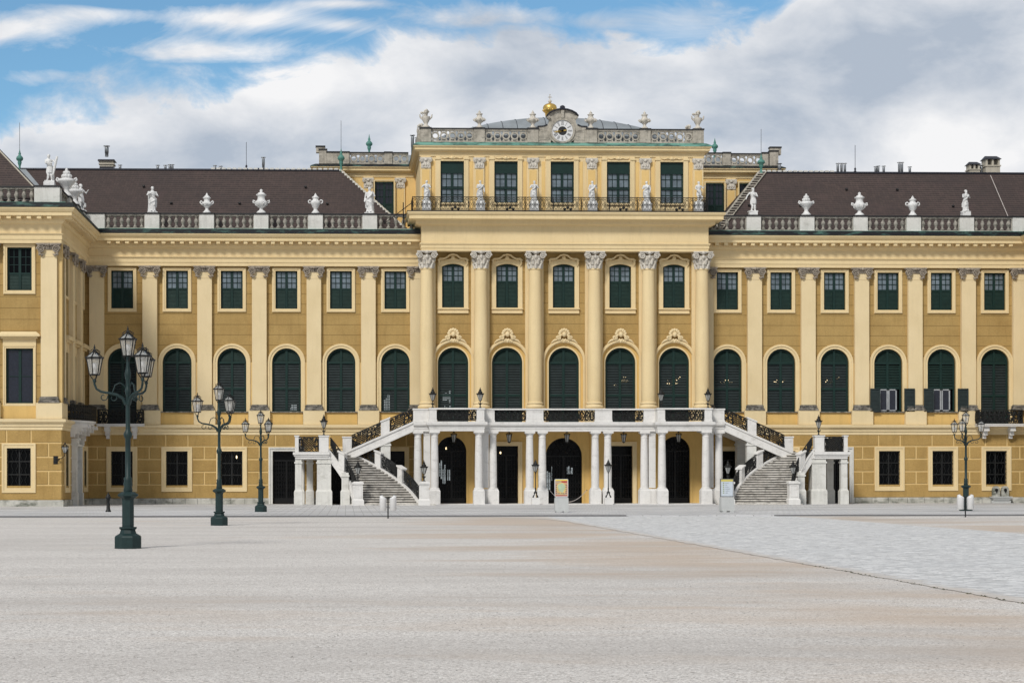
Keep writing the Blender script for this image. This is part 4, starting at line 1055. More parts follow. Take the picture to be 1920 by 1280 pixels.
# serpentine balcony on the pavilion's side, over the portal
def bulge(t): return (-35.55+1.55*math.sin(PI*t)**.7, -9.3+7.2*t)
pl = [bulge(i/24) for i in range(25)]
b = MB(); b.slab([(-35.62,-9.3)]+pl[1:-1]+[(-35.62,-2.1)], 5.86, 5.99); b.slab([(-35.62,-9.1)]+[(p[0]-.12,p[1]) for p in pl[1:-1]]+[(-35.62,-2.3)], 5.7, 5.859)
o = b.build('balcony', M['white'], pal)
for yy in (-8.6,-7.0,-5.3,-3.6):
    c = MB()
    for k in range(4): c.box(-35.3,-34.15-.28*k,yy-.28+.03*k,yy+.28-.03*k,5.69-.22*(k+1),5.69-.22*k)
    c.build('bracket', M['white'], o)
b = MB()
def PB(u, v):
    t = min(.999,max(.001,u/9.2)); p = bulge(t); return (p[0]+.0,p[1],6.0+v)
scroll_rail(b, PB, 9.2, 1.05, seed=4, dense=1.8); b.build('railing', M['iron'], o)
# portal of the pavilion's side door
b = MB()
for y in (-8.1,-5.7):
    b.box(-35.3,-34.85,y-.28,y+.28,.05,.95); b.box(-35.3,-34.92,y-.22,y+.22,.95,4.35); b.box(-35.3,-34.8,y-.3,y+.3,4.35,4.62); b.box(-35.3,-34.7,y-.34,y+.34,4.62,4.75)
b.box(-35.3,-34.85,-8.4,-5.4,4.2,4.34); 
b.build('portal', M['pier'], pal)

# --- finials, lightning rods, flues, chimneys
def finial(x, y, z, h=1.5, rod=0, r=.27):
    mb = MB(); pr = [(.5,0),(.4,.1),(.28,.22),(.45,.3),(.62,.38),(.5,.44),(.95,.5),(1.05,.56),(.9,.62),(.5,.68),(.3,.72),(.42,.76),(.26,.82),(.12,.92),(.04,1)]
    mb.lathe([(a*r,b*h) for a,b in pr], n=12); o = mb.build('finial', M['finial'], pal, (x,y,z))
    if rod: q = MB(); q.tube([(0,0,h*.95),(0,0,h*.95+rod)], .022, 5); q.build('lightning_rod', M['flue'], o)
    return o
finial(-16.55,7,26.1,1.9,2.2); finial(-41.7,7,26.0,1.8,2.1); finial(16.75,7,26.1,1.6,2.0,.3); finial(-14.3,BY+1.5,27.9,1.75,0,.26); finial(13.8,BY+2,28.0,1.6,0,.26)
def rod(x, z=26.2, h=2.2):
    mb = MB(); mb.lathe([(.05,0),(.12,.1),(.05,.2),(.1,.3),(.03,.42),(.02,.5)], n=8); mb.tube([(0,0,.4),(0,0,h)], .02, 5); mb.build('lightning_rod', M['darkmetal'], pal, (x,7.1,z))
rod(-24.0); rod(24.3)
def flue(x, y, z, h, r=.1, cap=True):
    mb = MB(); mb.lathe([(r,0),(r,h*.35),(r*1.15,h*.36),(r*1.15,h*.95),(r,h)], n=10)
    if cap: mb.lathe([(r*1.9,h+.06),(r*1.9,h+.09),(.02,h+.13)], n=10); mb.tube([(0,0,h*.9),(0,0,h+.08)], .02, 4)
    mb.build('flue', M['flue'], pal, (x,y,z))
for x, h in ((-33.95,.55),(-31.0,.55),(-30.4,.55),(-30.05,.6),(-29.85,.6),(-26.5,.55),(-26.05,.5),(23.05,.95),(23.35,.95),(23.62,.95),(26.1,.7),(26.3,.75),(26.75,.75),(28.0,1.05),(28.22,1.05),(28.85,.7),(34.45,.8),(34.65,.85)): flue(x, 7.6, 26.0, h, .09)
flue(-35.0,7.6,27.3,.75,.14); flue(-22.7,7.8,26.4,.85,.1); flue(18.4,7.8,26.2,.75,.12); flue(-11.0,5,27.2,1.3,.11); flue(-10.7,5,27.2,1.1,.08)
for x in (-12.9,-12.5,-12.1,-11.7): flue(x,BY+2.5,27.6,.55,.07)
for x in (-7.9,-7.5,-7.1): flue(x,2.2,27.9,.55,.07)
def chimney(x, y, z, w, d, h, cap='flat'):
    mb = MB()
    if cap == 'flat': mb.box(-w/2,w/2,-d/2,d/2,-1.2,h); mb.box(-w/2-.08,w/2+.08,-d/2-.08,d/2+.08,h*.55,h*.7)
    else:
        mb.box(-w/2,w/2,-d/2,d/2,-1.2,h*.45); mb.box(-w/2-.06,w/2+.06,-d/2-.06,d/2+.06,h*.45,h*.52)
        for a in (-w/2+.08,w/2-.08,0): mb.box(a-.07,a+.07,-d/2+.02,d/2-.02,h*.52,h*.85)
    o = mb.build('chimney', M['chimney'], pal, (x,y,z))
    c = MB()
    if cap == 'flat': c.frus(0,0,h,h+.1,w/2+.16,d/2+.16,w/2+.1,d/2+.1); c.frus(0,0,-.3,h*.3,w/2+.02,d/2+.02,w/2+.02,d/2+.02)
    else: c.frus(0,0,h*.85,h+.1,w/2+.1,d/2+.1,w/2-.1,.03)
    c.build('cap', M['darkmetal'], o)
chimney(-35.0,7.9,26.3,1.05,.9,.65); chimney(-22.9,7.9,25.8,.6,.6,.55); chimney(33.95,7.6,26.0,.85,.8,1.1,'g'); chimney(35.35,7.5,26.1,1.15,1.0,1.45,'g')
mb = MB(); mb.tube([(35.0,6.6,25.95),(34.6,.9,20.9)], .035, 5); mb.tube([(-40.1,RF+1.2,21.0),(-36.8,RF+.6,20.7)], .04, 5); each(mb,'roof_cable', M['cable'], pal)
mb = MB()
for x in (-31.8,-29.5,-24.3,-19.3,-17.6,14.9,18.9,23.0,27.0,30.8):
    mb.ell((x,5.0 if int(abs(x)*3)%2 else 3.2,24.55 if int(abs(x)*3)%2 else 22.98), .12,.12,.1, 6, 4)
each(mb,'roof_vent', M['black'], pal)
# dark metal stay and little floodlights beside the raised balcony
mb = MB(); mb.tube([(-13.3,-.3,20.95),(-11.35,-1.2,22.3)], .03, 5); mb.tube([(-13.3,-.3,20.9),(-13.3,-.3,21.2)], .03, 4)
mb.tube([(-11.9,-.4,20.9),(-11.9,-.4,22.5)], .04, 5)
mb.build('roof_stair_rail', M['iron'], pal)

# ------------------------------------------------------------------ portico and double staircase
st = empty('portico_staircase', (0,0,0), 0, "white stone portico terrace with a curved double staircase in front of the ochre palace", "staircase")
FZ = 5.95
tp = [(-11.3,-4.3),(-10.2,-4.3),(-10.2,-5.3),(-6.25,-5.3),(-6.25,-4.3),(6.25,-4.3),(6.25,-5.3),(10.2,-5.3),(10.2,-4.3),(11.3,-4.3)]
mb = MB(); mb.slab([(-11.3,CY_-.03)]+tp+[(11.3,CY_-.03)], 5.60, 5.94)
mb.build('terrace_floor', M['white'], st)
EN = [(-.55,5.33),(.0,5.33),(.0,5.50),(.03,5.52),(.03,5.66),(.09,5.70),(.2,5.78),(.22,5.92),(.22,5.96),(-.0,6.02),(-.30,6.02)]
mb = MB(); mb.sweep(tp, EN); mb.build('entablature', M['white'], st)
mb = MB()
for (x, y) in ((-8.3,-5.3),(8.3,-5.3),(-4.2,-4.3),(0,-4.3),(4.2,-4.3)): pass
for x in (-10.2,-6.25,6.25,10.2): mb.box(x-.28,x+.28,-4.2,CY_-.03,5.34,5.6)
each(mb,'ceiling_beam', M['white'], st)
def post(x0, x1, y, d=.42, z0=6.021, z1=6.98, name='parapet_post', inset=True):
    mb = MB(); mb.box(x0,x1,y,y+d,z0,z1-.1); mb.box(x0-.03,x1+.03,y-.04,y+d+.03,z0,z0+.12)
    if inset and x1-x0 > .5: mb.band([(x1-.16,z0+.24),(x1-.16,z1-.24),(x0+.16,z1-.24),(x0+.16,z0+.24),(x1-.16,z0+.24)], [(x1-.13,z0+.21),(x1-.13,z1-.21),(x0+.13,z1-.21),(x0+.13,z0+.21),(x1-.13,z0+.21)], y-.012, y)
    o = mb.build(name, M['white'], st); return o
def toprail(x0, x1, y, d=.42): 
    mb = MB(); mb.box(x0,x1,y-.05,y+d+.05,6.881,6.99); mb.build('parapet_rail', M['white'], st)
def panel(x0, x1, y, seed):
    mb = MB(); scroll_rail(mb, lambda u,v: (x0+u,y+.2,6.08+v), x1-x0, .78, seed=seed, dense=1.3)
    mb.build('iron_panel', M['iron'], st)
for s in (-1,1):
    f = lambda a, b: tuple(sorted((s*a, s*b)))
    x0,x1 = f(10.17,11.32); post(x0,x1,-4.3); x0,x1 = f(9.68,10.2); post(x0,x1,-5.3,1.02); x0,x1 = f(6.25,6.8); post(x0,x1,-5.3,1.02)
    x0,x1 = f(5.43,6.24); post(x0,x1,-4.29); x0,x1 = f(1.88,3.12); post(x0,x1,-4.29)
    toprail(*f(10.12,11.37),-4.3); toprail(*f(6.2,10.25),-5.3)
    mb = MB(); xa, xb = f(10.12,10.25); mb.box(xa,xb,-4.83,-4.36,6.881,6.989); xa, xb = f(6.2,6.33); mb.box(xa,xb,-4.83,-4.36,6.881,6.989); mb.build('parapet_rail', M['white'], st)
    panel(*f(6.8,9.68),-5.3,21+s); panel(*f(3.12,5.43),-4.29,25+s)
toprail(-6.19,6.19,-4.3); panel(-1.88,1.88,-4.29,30)
# portico columns
def pcol(x, y, sq=False):
    mb = MB()
    if sq: mb.box(-.24,.24,-.2,.2,1.24,5.08)
    else: mb.lathe([(.285,1.26),(.29,2.2),(.275,3.6),(.245,5.0)], n=20)
    o = mb.build('column', M['white'], st, (x,y,0))
    c = MB()
    if sq: c.box(-.3,.3,-.26,.2,5.2,5.329); c.box(-.27,.27,-.23,.2,5.08,5.2)
    else: c.lathe([(.245,4.86),(.27,4.88),(.27,4.92),(.245,4.94),(.25,5.06),(.33,5.16),(.34,5.2)], n=20); c.box(-.37,.37,-.37,.3,5.2,5.329)
    c.build('capital', M['white'], o)
    b = MB()
    if not sq: b.lathe([(.34,1.16),(.36,1.2),(.34,1.25),(.29,1.27)], n=20)
    w = .40 if not sq else .38
    b.box(-w,w,-w,w if not sq else .3,.05,1.02); b.frus(0,0,1.02,1.17,w,w,w-.07,w-.07)
    b.build('pedestal', M['white'], o); return o
c0 = pcol(-9.82,-4.95)
for x, y in ((-6.63,-4.95),(6.63,-4.95),(9.82,-4.95),(-5.52,-3.95),(-2.85,-3.95),(-1.93,-3.95),(1.93,-3.95),(2.85,-3.95),(5.52,-3.95),(-10.98,-3.95),(10.98,-3.95)): dup(c0, (x,y,0))
s0 = pcol(-10.32,-3.9,True)
for x, y in ((-6.08,-3.9),(6.08,-3.9),(10.32,-3.9)): dup(s0, (x,y,0))
mb = MB(); mb.box(-11.4,11.4,-5.55,CY_-.03,.052,.09); mb.build('portico_step', M['white'], st)

def bez(A, B, C, t): return tuple((1-t)**2*a+2*t*(1-t)*b+t*t*c for a,b,c in zip(A,B,C))
LZ = 3.82; NS = 22
for s in (-1,1):
    # in/outer line of the lower flight (mirrored by s), x positive here = distance from axis
    Lf = lambda t: bez((15.25,-8.0),(15.75,-6.1),(17.4,-5.95),t)       # inner curve, near the viewer
    Rf = lambda t: bez((10.95,-8.0),(11.9,-4.3),(16.25,-3.6),t)        # outer curve, by the portico
    X = lambda p, z: (s*p[0], p[1], z)
    tr = MB(); ri = MB()
    for i in range(NS):
        t0, t1 = i/NS, (i+1)/NS; z0, z1 = .06+(LZ-.06)*t0, .06+(LZ-.06)*t1
        a, b, c, d = Lf(t0), Rf(t0), Rf(t1), Lf(t1)
        k = .16; an = [(a[0]-(d[0]-a[0])*k, a[1]-(d[1]-a[1])*k), (b[0]-(c[0]-b[0])*k*.8, b[1]-(c[1]-b[1])*k*.8)]
        tr.add([X(an[0],z1-.085),X(an[1],z1-.085),X(c,z1-.085),X(d,z1-.085),X(an[0],z1),X(an[1],z1),X(c,z1),X(d,z1)], [(0,1,5,4),(4,5,6,7),(0,3,2,1),(1,2,6,5),(3,0,4,7)])
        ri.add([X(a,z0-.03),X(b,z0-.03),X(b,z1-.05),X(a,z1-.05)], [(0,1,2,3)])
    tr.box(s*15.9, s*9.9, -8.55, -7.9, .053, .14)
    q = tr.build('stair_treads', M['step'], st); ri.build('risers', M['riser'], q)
    sf = MB(); rs = []
    for i in range(17):
        t = i/16; z = max(.06, LZ*t-.42); rs.append([X(Lf(t), z), X(Rf(t), z)])
    sf.rings(rs, False, cap=False, close=False); sf.build('stair_soffit', M['pier'], st)
    def stringer(F, t0, t1, lo, hi, th, name, mouldy=True):
        mb = MB(); rs = []; n = 22
        for i in range(n+1):
            t = t0+(t1-t0)*i/n; p = Vector(F(t)); q2 = Vector(F(min(1,t+.01))); q1 = Vector(F(max(0,t-.01))); d = (q2-q1).normalized(); nn = Vector((d.y,-d.x))
            z = LZ*t; a = p+nn*th/2; b = p-nn*th/2; zl = max(.06, z+lo)
            rs.append([(s*a.x,a.y,zl),(s*b.x,b.y,zl),(s*b.x,b.y,z+hi-.1),(s*(b.x-nn.x*.05),b.y-nn.y*.05,z+hi-.1),(s*(b.x-nn.x*.05),b.y-nn.y*.05,z+hi),(s*(a.x+nn.x*.05),a.y+nn.y*.05,z+hi),(s*(a.x+nn.x*.05),a.y+nn.y*.05,z+hi-.1),(s*a.x,a.y,z+hi-.1)])
        mb.rings(rs, False); return mb.build(name, M['white'], st)
    stringer(Lf, .02, 1, -.62, .22, .34, 'stringer'); stringer(Rf, .02, 1, -.35, .22, .34, 'stringer')
    def sloped_post(F, t, w=.46, h=1.18, d=.42):
        p = Vector(F(t)); q2 = Vector(F(min(1,t+.02))); q1 = Vector(F(max(0,t-.02))); dd = (q2-q1).normalized(); a = math.atan2(dd.y, dd.x*s)
        mb = MB(); z = LZ*t; sl = .55
        mb.add([(-w/2,-d/2,z+.1-w*.3),(w/2,-d/2,z+.1),(w/2,d/2,z+.1),(-w/2,d/2,z+.1-w*.3),(-w/2,-d/2,z+h-w/2*sl),(w/2,-d/2,z+h+w/2*sl),(w/2,d/2,z+h+w/2*sl),(-w/2,d/2,z+h-w/2*sl)], [(0,3,2,1),(4,5,6,7),(0,1,5,4),(1,2,6,5),(2,3,7,6),(3,0,4,7)])
        e = .06
        mb.add([(-w/2-e,-d/2-e,z+h-w/2*sl),(w/2+e,-d/2-e,z+h+w/2*sl),(w/2+e,d/2+e,z+h+w/2*sl),(-w/2-e,d/2+e,z+h-w/2*sl),(-w/2-e,-d/2-e,z+h+.1-w/2*sl),(w/2+e,-d/2-e,z+h+.1+w/2*sl),(w/2+e,d/2+e,z+h+.1+w/2*sl),(-w/2-e,d/2+e,z+h+.1-w/2*sl)], [(0,3,2,1),(4,5,6,7),(0,1,5,4),(1,2,6,5),(2,3,7,6),(3,0,4,7)])
        mb.build('baluster_post', M['white'], st, (s*p.x,p.y,0), a)
    for t in (.39,.68): sloped_post(Rf, t)
    sloped_post(Lf, .66)
    def rail(F, t0, t1, seed, hr=.95, lo=.24):
        n = 12; pts = [Vector(F(t0+(t1-t0)*i/n)) for i in range(n+1)]; Ln = sum((pts[i+1]-pts[i]).length for i in range(n))
        def P(u, v):
            t = t0+(t1-t0)*max(0,min(1,u/Ln)); p = F(t); return (s*p[0], p[1], LZ*t+lo+v)
        mb = MB(); scroll_rail(mb, P, Ln, hr-.05, rail=.035, seed=seed, dense=1.25, lattice=True); mb.build('iron_railing', M['iron'], st)
    rail(Rf, .05,.36,41); rail(Rf,.42,.65,42); rail(Rf,.71,.98,43); rail(Lf,.05,.62,44); rail(Lf,.70,.97,45)
    # newel posts at the foot
    for (nx2, ny2) in ((15.35,-8.15),(10.72,-8.15)):
        mb = MB(); x = s*nx2; mb.box(x-.34,x+.34,ny2-.34,ny2+.34,.45,1.52); mb.box(x-.42,x+.42,ny2-.42,ny2+.42,.05,.40); mb.frus(x,ny2,.40,.5,.42,.42,.34,.34); mb.box(x-.41,x+.41,ny2-.41,ny2+.41,1.52,1.66); mb.frus(x,ny2,1.66,1.72,.38,.38,.28,.28)
        mb.band([(x+.22,.62),(x+.22,1.38),(x-.22,1.38),(x-.22,.62),(x+.22,.62)], [(x+.25,.59),(x+.25,1.41),(x-.25,1.41),(x-.25,.59),(x+.25,.59)], ny2-.36, ny2-.341)
        mb.build('newel_post', M['white'], st)
    # landing
    lp = [(s*19.8,-6.2),(s*17.3,-6.2),(s*16.2,-3.6),(s*16.2,-.45),(s*19.8,-.45)]
    if s > 0: lp = lp[::-1]
    mb = MB(); mb.slab(lp, 3.30, LZ); mb.slab([(x+(.10 if x*s < 18 else .0)*-s, y) for x, y in lp], 3.301, 3.32)
    mb.box(s*19.95,s*17.35,-6.34,-.5,3.62,3.81); mb.box(s*19.88,s*17.4,-6.27,-.5,3.5,3.62)
    mb.build('landing', M['white'], st)
    def lpost(x, y, w, d, z0=LZ, z1=5.0):
        mb = MB(); mb.box(s*x-w/2,s*x+w/2,y-d/2,y+d/2,z0-.001,z1-.09); mb.box(s*x-w/2-.05,s*x+w/2+.05,y-d/2-.05,y+d/2+.05,z1-.09,z1); mb.build('baluster_post', M['white'], st)
    lpost(17.76,-6.0,.68,.5); lpost(19.68,-6.0,.26,.4); lpost(16.1,-3.75,.66,.55,LZ-.4,4.98); lpost(19.68,-.7,.26,.4)
    def srail(p, q, z0, z1, seed, h=.95):
        p = Vector(p); q = Vector(q); ln = (q-p).length; mb = MB()
        scroll_rail(mb, lambda u,v: (s*(p.x+(q.x-p.x)*u/ln), p.y+(q.y-p.y)*u/ln, z0+(z1-z0)*u/ln+v), ln, h, rail=.035, seed=seed, dense=1.3, lattice=True); mb.build('iron_railing', M['iron'], st)
    srail((18.1,-6.05),(19.55,-6.05),LZ,LZ,51,1.05); srail((19.7,-5.8),(19.7,-.9),LZ,LZ,52,1.05)
    # upper flight along the wall
    x0, x1 = 16.1, 11.3; mb = MB(); n = 13
    for i in range(n):
        a = x0-(x0-x1)*i/n; b = x0-(x0-x1)*(i+1)/n; z = LZ+(FZ-LZ)*(i+1)/n; mb.box(s*a,s*b,-3.75,-.45,z-.5,z)
    mb.build('stair_treads', M['step'], st)
    mb = MB()
    for y0, y1, lo, hi in ((-4.3,-3.9,-.62,.12),(-4.38,-3.82,-.03,.12),(-4.35,-3.86,-.62,-.47)):
        a = [(s*16.45,LZ+lo-.15),(s*16.45,LZ+hi-.15),(s*x1,FZ+hi),(s*x1,FZ+lo)]
        mb.prism(a if s < 0 else a[::-1], y0, y1)
    mb.build('stringer', M['white'], st)
    mb = MB(); mb.add([(s*16.3,-3.9,LZ-.55),(s*x1,-3.9,FZ-.55),(s*x1,-.45,FZ-.55),(s*16.3,-.45,LZ-.55)], [(0,1,2,3)]); mb.build('stair_soffit', M['pier'], st)
    zf = lambda x: LZ+(FZ-LZ)*(16.1-x)/(16.1-11.3)
    mb = MB(); xc = 13.35; w = .62
    a = [(s*(xc+w/2),zf(xc+w/2)+.05),(s*(xc+w/2),zf(xc+w/2)+1.12),(s*(xc-w/2),zf(xc-w/2)+1.12),(s*(xc-w/2),zf(xc-w/2)+.05)]
    mb.prism(a if s < 0 else a[::-1], -4.32, -3.9)
    a = [(s*(xc+w/2+.05),zf(xc+w/2)+1.08),(s*(xc+w/2+.05),zf(xc+w/2)+1.19),(s*(xc-w/2-.05),zf(xc-w/2)+1.21),(s*(xc-w/2-.05),zf(xc-w/2)+1.10)]
    mb.prism(a if s < 0 else a[::-1], -4.38, -3.84)
    mb.build('baluster_post', M['white'], st)
    srail((15.75,-4.1),(13.68,-4.1),zf(15.75)+.1,zf(13.68)+.1,53,.98); srail((13.02,-4.1),(11.34,-4.1),zf(13.02)+.1,zf(11.34)+.1,54,.96)
    # piers
    def pier(xa, xb, ya, yb, zt, fl=.08):
        mb = MB(); a, b = sorted((s*xa,s*xb)); mb.box(a,b,ya,yb,1.15,zt); cx, cy2, hx, hy = (a+b)/2, (ya+yb)/2, (b-a)/2, (yb-ya)/2
        mb.box(a-fl,b+fl,ya-fl,yb+fl,.05,1.0); mb.frus(cx,cy2,1.0,1.15,hx+fl,hy+fl,hx,hy)
        mb.box(a-.06,b+.06,ya-.06,yb+.06,zt-.3,zt-.18); mb.build('pier', M['pier'], st)
    pier(19.35,19.8,-6.15,-5.7,3.3); pier(17.25,18.25,-6.15,-5.2,3.3); pier(19.3,19.8,-2.6,-2.1,3.3); pier(18.6,19.05,-3.2,-2.7,3.3)
    pier(16.0,16.5,-6.95,-6.4,2.35); pier(12.98,13.67,-4.26,-3.8,4.6,.0); pier(12.95,13.7,-1.2,-.5,4.7,.0)
    mb = MB(); rs = []
    for i in range(9):                                   # wedge wall closing the low end of the flight
        t = .02+.42*i/8; p = Lf(t); rs.append([(s*p[0],p[1],.06),(s*p[0],p[1],max(.07,LZ*t-.2))])
    mb.rings(rs, False, cap=False, close=False); mb.build('flank_wall', M['pier'], st)
    mb = MB(); rs = []
    for i in range(17):
        t = .02+.98*i/16; p = Rf(t); rs.append([(s*p[0],p[1],.06 if t < .5 else LZ*t-.4),(s*p[0],p[1],LZ*t-.1)])
    mb.rings(rs, False, cap=False, close=False); mb.build('flank_wall', M['pier'], st)

# ------------------------------------------------------------------ lanterns and lamps
def hex_lantern(mbF, mbG, c, h=.55, rt=.24, rb=.14, roof=.2, n=6, bar=.014, rot=.26):
    """frame into mbF, glass into mbG; c = bottom centre"""
    x, y, z = c; q = lambda r, k, zz: (x+r*math.cos(rot+2*PI*k/n), y+r*math.sin(rot+2*PI*k/n), zz)
    for k in range(n):
        mbF.tube([q(rb,k,z),q(rt,k,z+h)], bar, 4); mbF.tube([q(rt*1.08,k,z+h),q(.04,k,z+h+roof)], bar, 4)
        mbF.tube([q(rb,k,z),q(rb,k+1,z)], bar*1.3, 4); mbF.tube([q(rt*1.08,k,z+h),q(rt*1.08,k+1,z+h)], bar*1.6, 4)
        mbG.add([q(rb*.97,k,z),q(rb*.97,k+1,z),q(rt*.97,k+1,z+h),q(rt*.97,k,z+h)], [(0,1,2,3)])
    return q
def candelabra(label, loc, rz, stickers=False):
    o = empty('street_lamp', loc, rz, label, 'street lamp', 'four-lantern lamp posts in the court')
    G = M['lampgreen']; b = MB()
    o8 = dict(n=8, smooth=False, rot=PI/8)
    b.lathe([(.35,0),(.35,.28),(.33,.32),(.22,.38),(.19,.47),(.23,.50),(.23,.54)], **o8)
    b.lathe([(.155,.54),(.155,1.22),(.18,1.26),(.27,1.32),(.27,1.36),(.17,1.42)], **o8)
    for k in range(8):
        a = 2*PI*k/8; 
    b.build('base', G, o)
    p = MB(); p.lathe([(.10,1.40),(.12,1.45),(.10,1.55),(.115,1.62),(.095,1.70),(.11,1.76),(.07,1.80),(.068,2.75),(.10,2.80),(.11,2.88),(.075,2.94),(.058,3.0),(.052,3.85),(.07,3.9),(.075,3.97),(.06,4.03),(.055,4.05),(.05,4.2),(.075,4.3),(.08,4.4),(.06,4.48),(.04,4.6),(.035,4.82)], n=12); p.build('pole', G, o)
    if stickers:
        s1 = MB(); s1.box(-.05,.05,-.168,-.163,.95,1.1); s1.box(-.05,.04,-.168,-.163,.75,.88); s1.box(-.045,.05,-.168,-.163,.62,.7); s1.build('sticker', M['bin'], o)
        s2 = MB(); s2.box(-.02,.025,-.088,-.083,1.84,1.95); s2.build('sticker', plain('blue_sticker', (.05,.15,.6), .5), o)
    def lant(c, nm='lantern'):
        F = MB(); Gm = MB(); x, y, z = c
        hex_lantern(F, Gm, (0,0,0), .42, .205, .125, .17, bar=.013)
        F.lathe([(.035,.57),(.05,.61),(.02,.65),(.028,.68),(.012,.72),(.008,.76)], n=8)
        for k in range(6):
            a = .26+2*PI*k/6; F.ell((.22*math.cos(a),.22*math.sin(a),.43), .022,.022,.022, 6, 4)
            a += .52; F.tube([(.13*math.cos(a),.13*math.sin(a),.5),(.15*math.cos(a),.15*math.sin(a),.58),(.05*math.cos(a),.05*math.sin(a),.64)], .008, 4)
        for k in (0,2,4):
            a = 2*PI*k/6; F.tube([(.12*math.cos(a),.12*math.sin(a),0),(.03*math.cos(a),.03*math.sin(a),-.14)], .012, 4)
        L_ = F.build(nm, M['iron'], o, c); Gm.build('glass', M['glass'], L_)
        m_ = MB(); m_.lathe([(.03,.02),(.03,.14),(.055,.15),(.055,.28),(.03,.3)], n=10); m_.build('lamp_mantle', M['bin'], L_)
        rf = MB(); n = 6; q = lambda r,k,zz: (r*math.cos(.26+2*PI*k/n), r*math.sin(.26+2*PI*k/n), zz)
        for k in range(n): rf.add([q(.21,k,.425),q(.21,k+1,.425),q(.03,0,.585)], [(0,1,2)])
        rf.build('roof', M['glassdim'], L_)
    lant((0,0,4.83))
    for k in range(3):
        a = 2*PI*k/3; ca, sa = math.cos(a), math.sin(a); A = MB(); V = lambda r, z: (r*ca, r*sa, z)
        A.tube([V(.05,3.62),V(.12,3.76),V(.28,3.86),V(.48,3.9),V(.66,3.93),V(.78,4.0),V(.83,4.12),V(.83,4.26)], [.05,.045,.036,.032,.03,.028,.028,.026], 7)
        A.lathe([(.03,4.16),(.05,4.2),(.03,4.24)], V(.83,0)[:2]+(0,), 8)
        for (cr, cz, rr_, a0, tt) in ((.36,3.78,.10,PI*.5,1.7),(.60,3.80,.10,PI*.9,1.7)):
            A.tube([V(cr+(rr_*(1-.5*t))*math.cos(a0+t*tt*PI), cz+(rr_*(1-.5*t))*math.sin(a0+t*tt*PI)) for t in [i/12 for i in range(13)]], .013, 5)
        A.tube([V(.05,4.0),V(.1,4.1),V(.2,4.16),V(.32,4.1),V(.38,3.92)], .016, 5)
        A.build('arm', G, o); lant(V(.83,4.36))
    return o
def gx(px, d, cx=751, f=3250, th=math.atan(.031)):       # used once to turn measured bearings into court coordinates
    r = (px-cx)/f*d; return (-16.13+r*math.cos(th)+d*math.sin(th), -129.55+d*math.cos(th)-r*math.sin(th))
LP = [((240,43.6),183,"nearest green four-lantern lamp post on the gravel, with pale stickers on its base",True),
      ((411,66.8),182,"green four-lantern lamp post on the gravel, second in the left row",False),
      ((489,94.5),184,"farthest green four-lantern lamp post of the left row, on paving by the doorway",False),
      ((1811,95.5),-3,"green four-lantern lamp post behind the pair of white bins at the right",False)]
for (pd, a, lab, stk) in LP:
    x, y = gx(*pd); candelabra(lab, (x,y,.055 if y > KY else 0), R(a), stk)

def stair_lamp(label, loc, group, scale=1.0, dim=False):
    o = empty('stair_lamp', loc, 0, label, 'lamp', group); B = MB()
    B.lathe([(.11,0),(.12,.03),(.06,.07),(.035,.16),(.05,.22),(.09,.30),(.05,.36),(.03,.44),(.045,.5)], n=10)
    for k in range(3):
        a = PI/2+2*PI*k/3; B.tube([(.03*math.cos(a),.03*math.sin(a),.26),(.12*math.cos(a),.12*math.sin(a),.30),(.15*math.cos(a),.15*math.sin(a),.40),(.11*math.cos(a),.11*math.sin(a),.42)], [.02,.02,.016,.01], 5)
    B.build('stem', M['iron'], o); F = MB(); G = MB()
    hex_lantern(F, G, (0,0,.52), .46, .24, .085, .0, bar=.014)
    F.lathe([(.25,.97),(.29,1.0),(.27,1.03),(.17,1.07),(.15,1.12),(.17,1.15),(.1,1.2),(.08,1.28),(.10,1.3),(.04,1.36),(.03,1.42),(.008,1.5)], n=10)
    for k in range(6): a = .26+2*PI*k/6; F.tube([(.25*math.cos(a),.25*math.sin(a),1.0),(.31*math.cos(a),.31*math.sin(a),1.07)], [.02,.008], 4)
    l = F.build('lantern', M['iron'], o); G.build('glass', M['glassdim'], l); return o
tgrp = 'black lanterns on the terrace parapet'
sl = stair_lamp("black lantern on the terrace parapet in front of the leftmost giant column", (-9.95,-5.1,6.99), tgrp)
dup(sl, (-6.53,-5.1,6.99), label="black lantern on the terrace parapet in front of the second giant column from left")
dup(sl, (6.55,-5.1,6.99), label="black lantern on the terrace parapet before the rightmost shuttered arch of the middle")
dup(sl, (9.95,-5.1,6.99), label="black lantern on the terrace parapet in front of the rightmost giant column")
for s, nm in ((-1,'left'),(1,'right')):
    a = dup(sl, (s*17.76,-6.0,5.0), label="black lantern on the landing post of the %s stair flight, above the white piers" % nm); a['group'] = 'black lanterns on the stair landings'
    a = dup(sl, (s*15.35,-8.15,1.72), label="black lantern on the outer newel post at the %s staircase's foot" % nm); a['group'] = 'black lanterns on the newel posts'
    a = dup(sl, (s*10.72,-8.15,1.72), label="black lantern on the inner newel post at the %s staircase's foot" % nm); a['group'] = 'black lanterns on the newel posts'
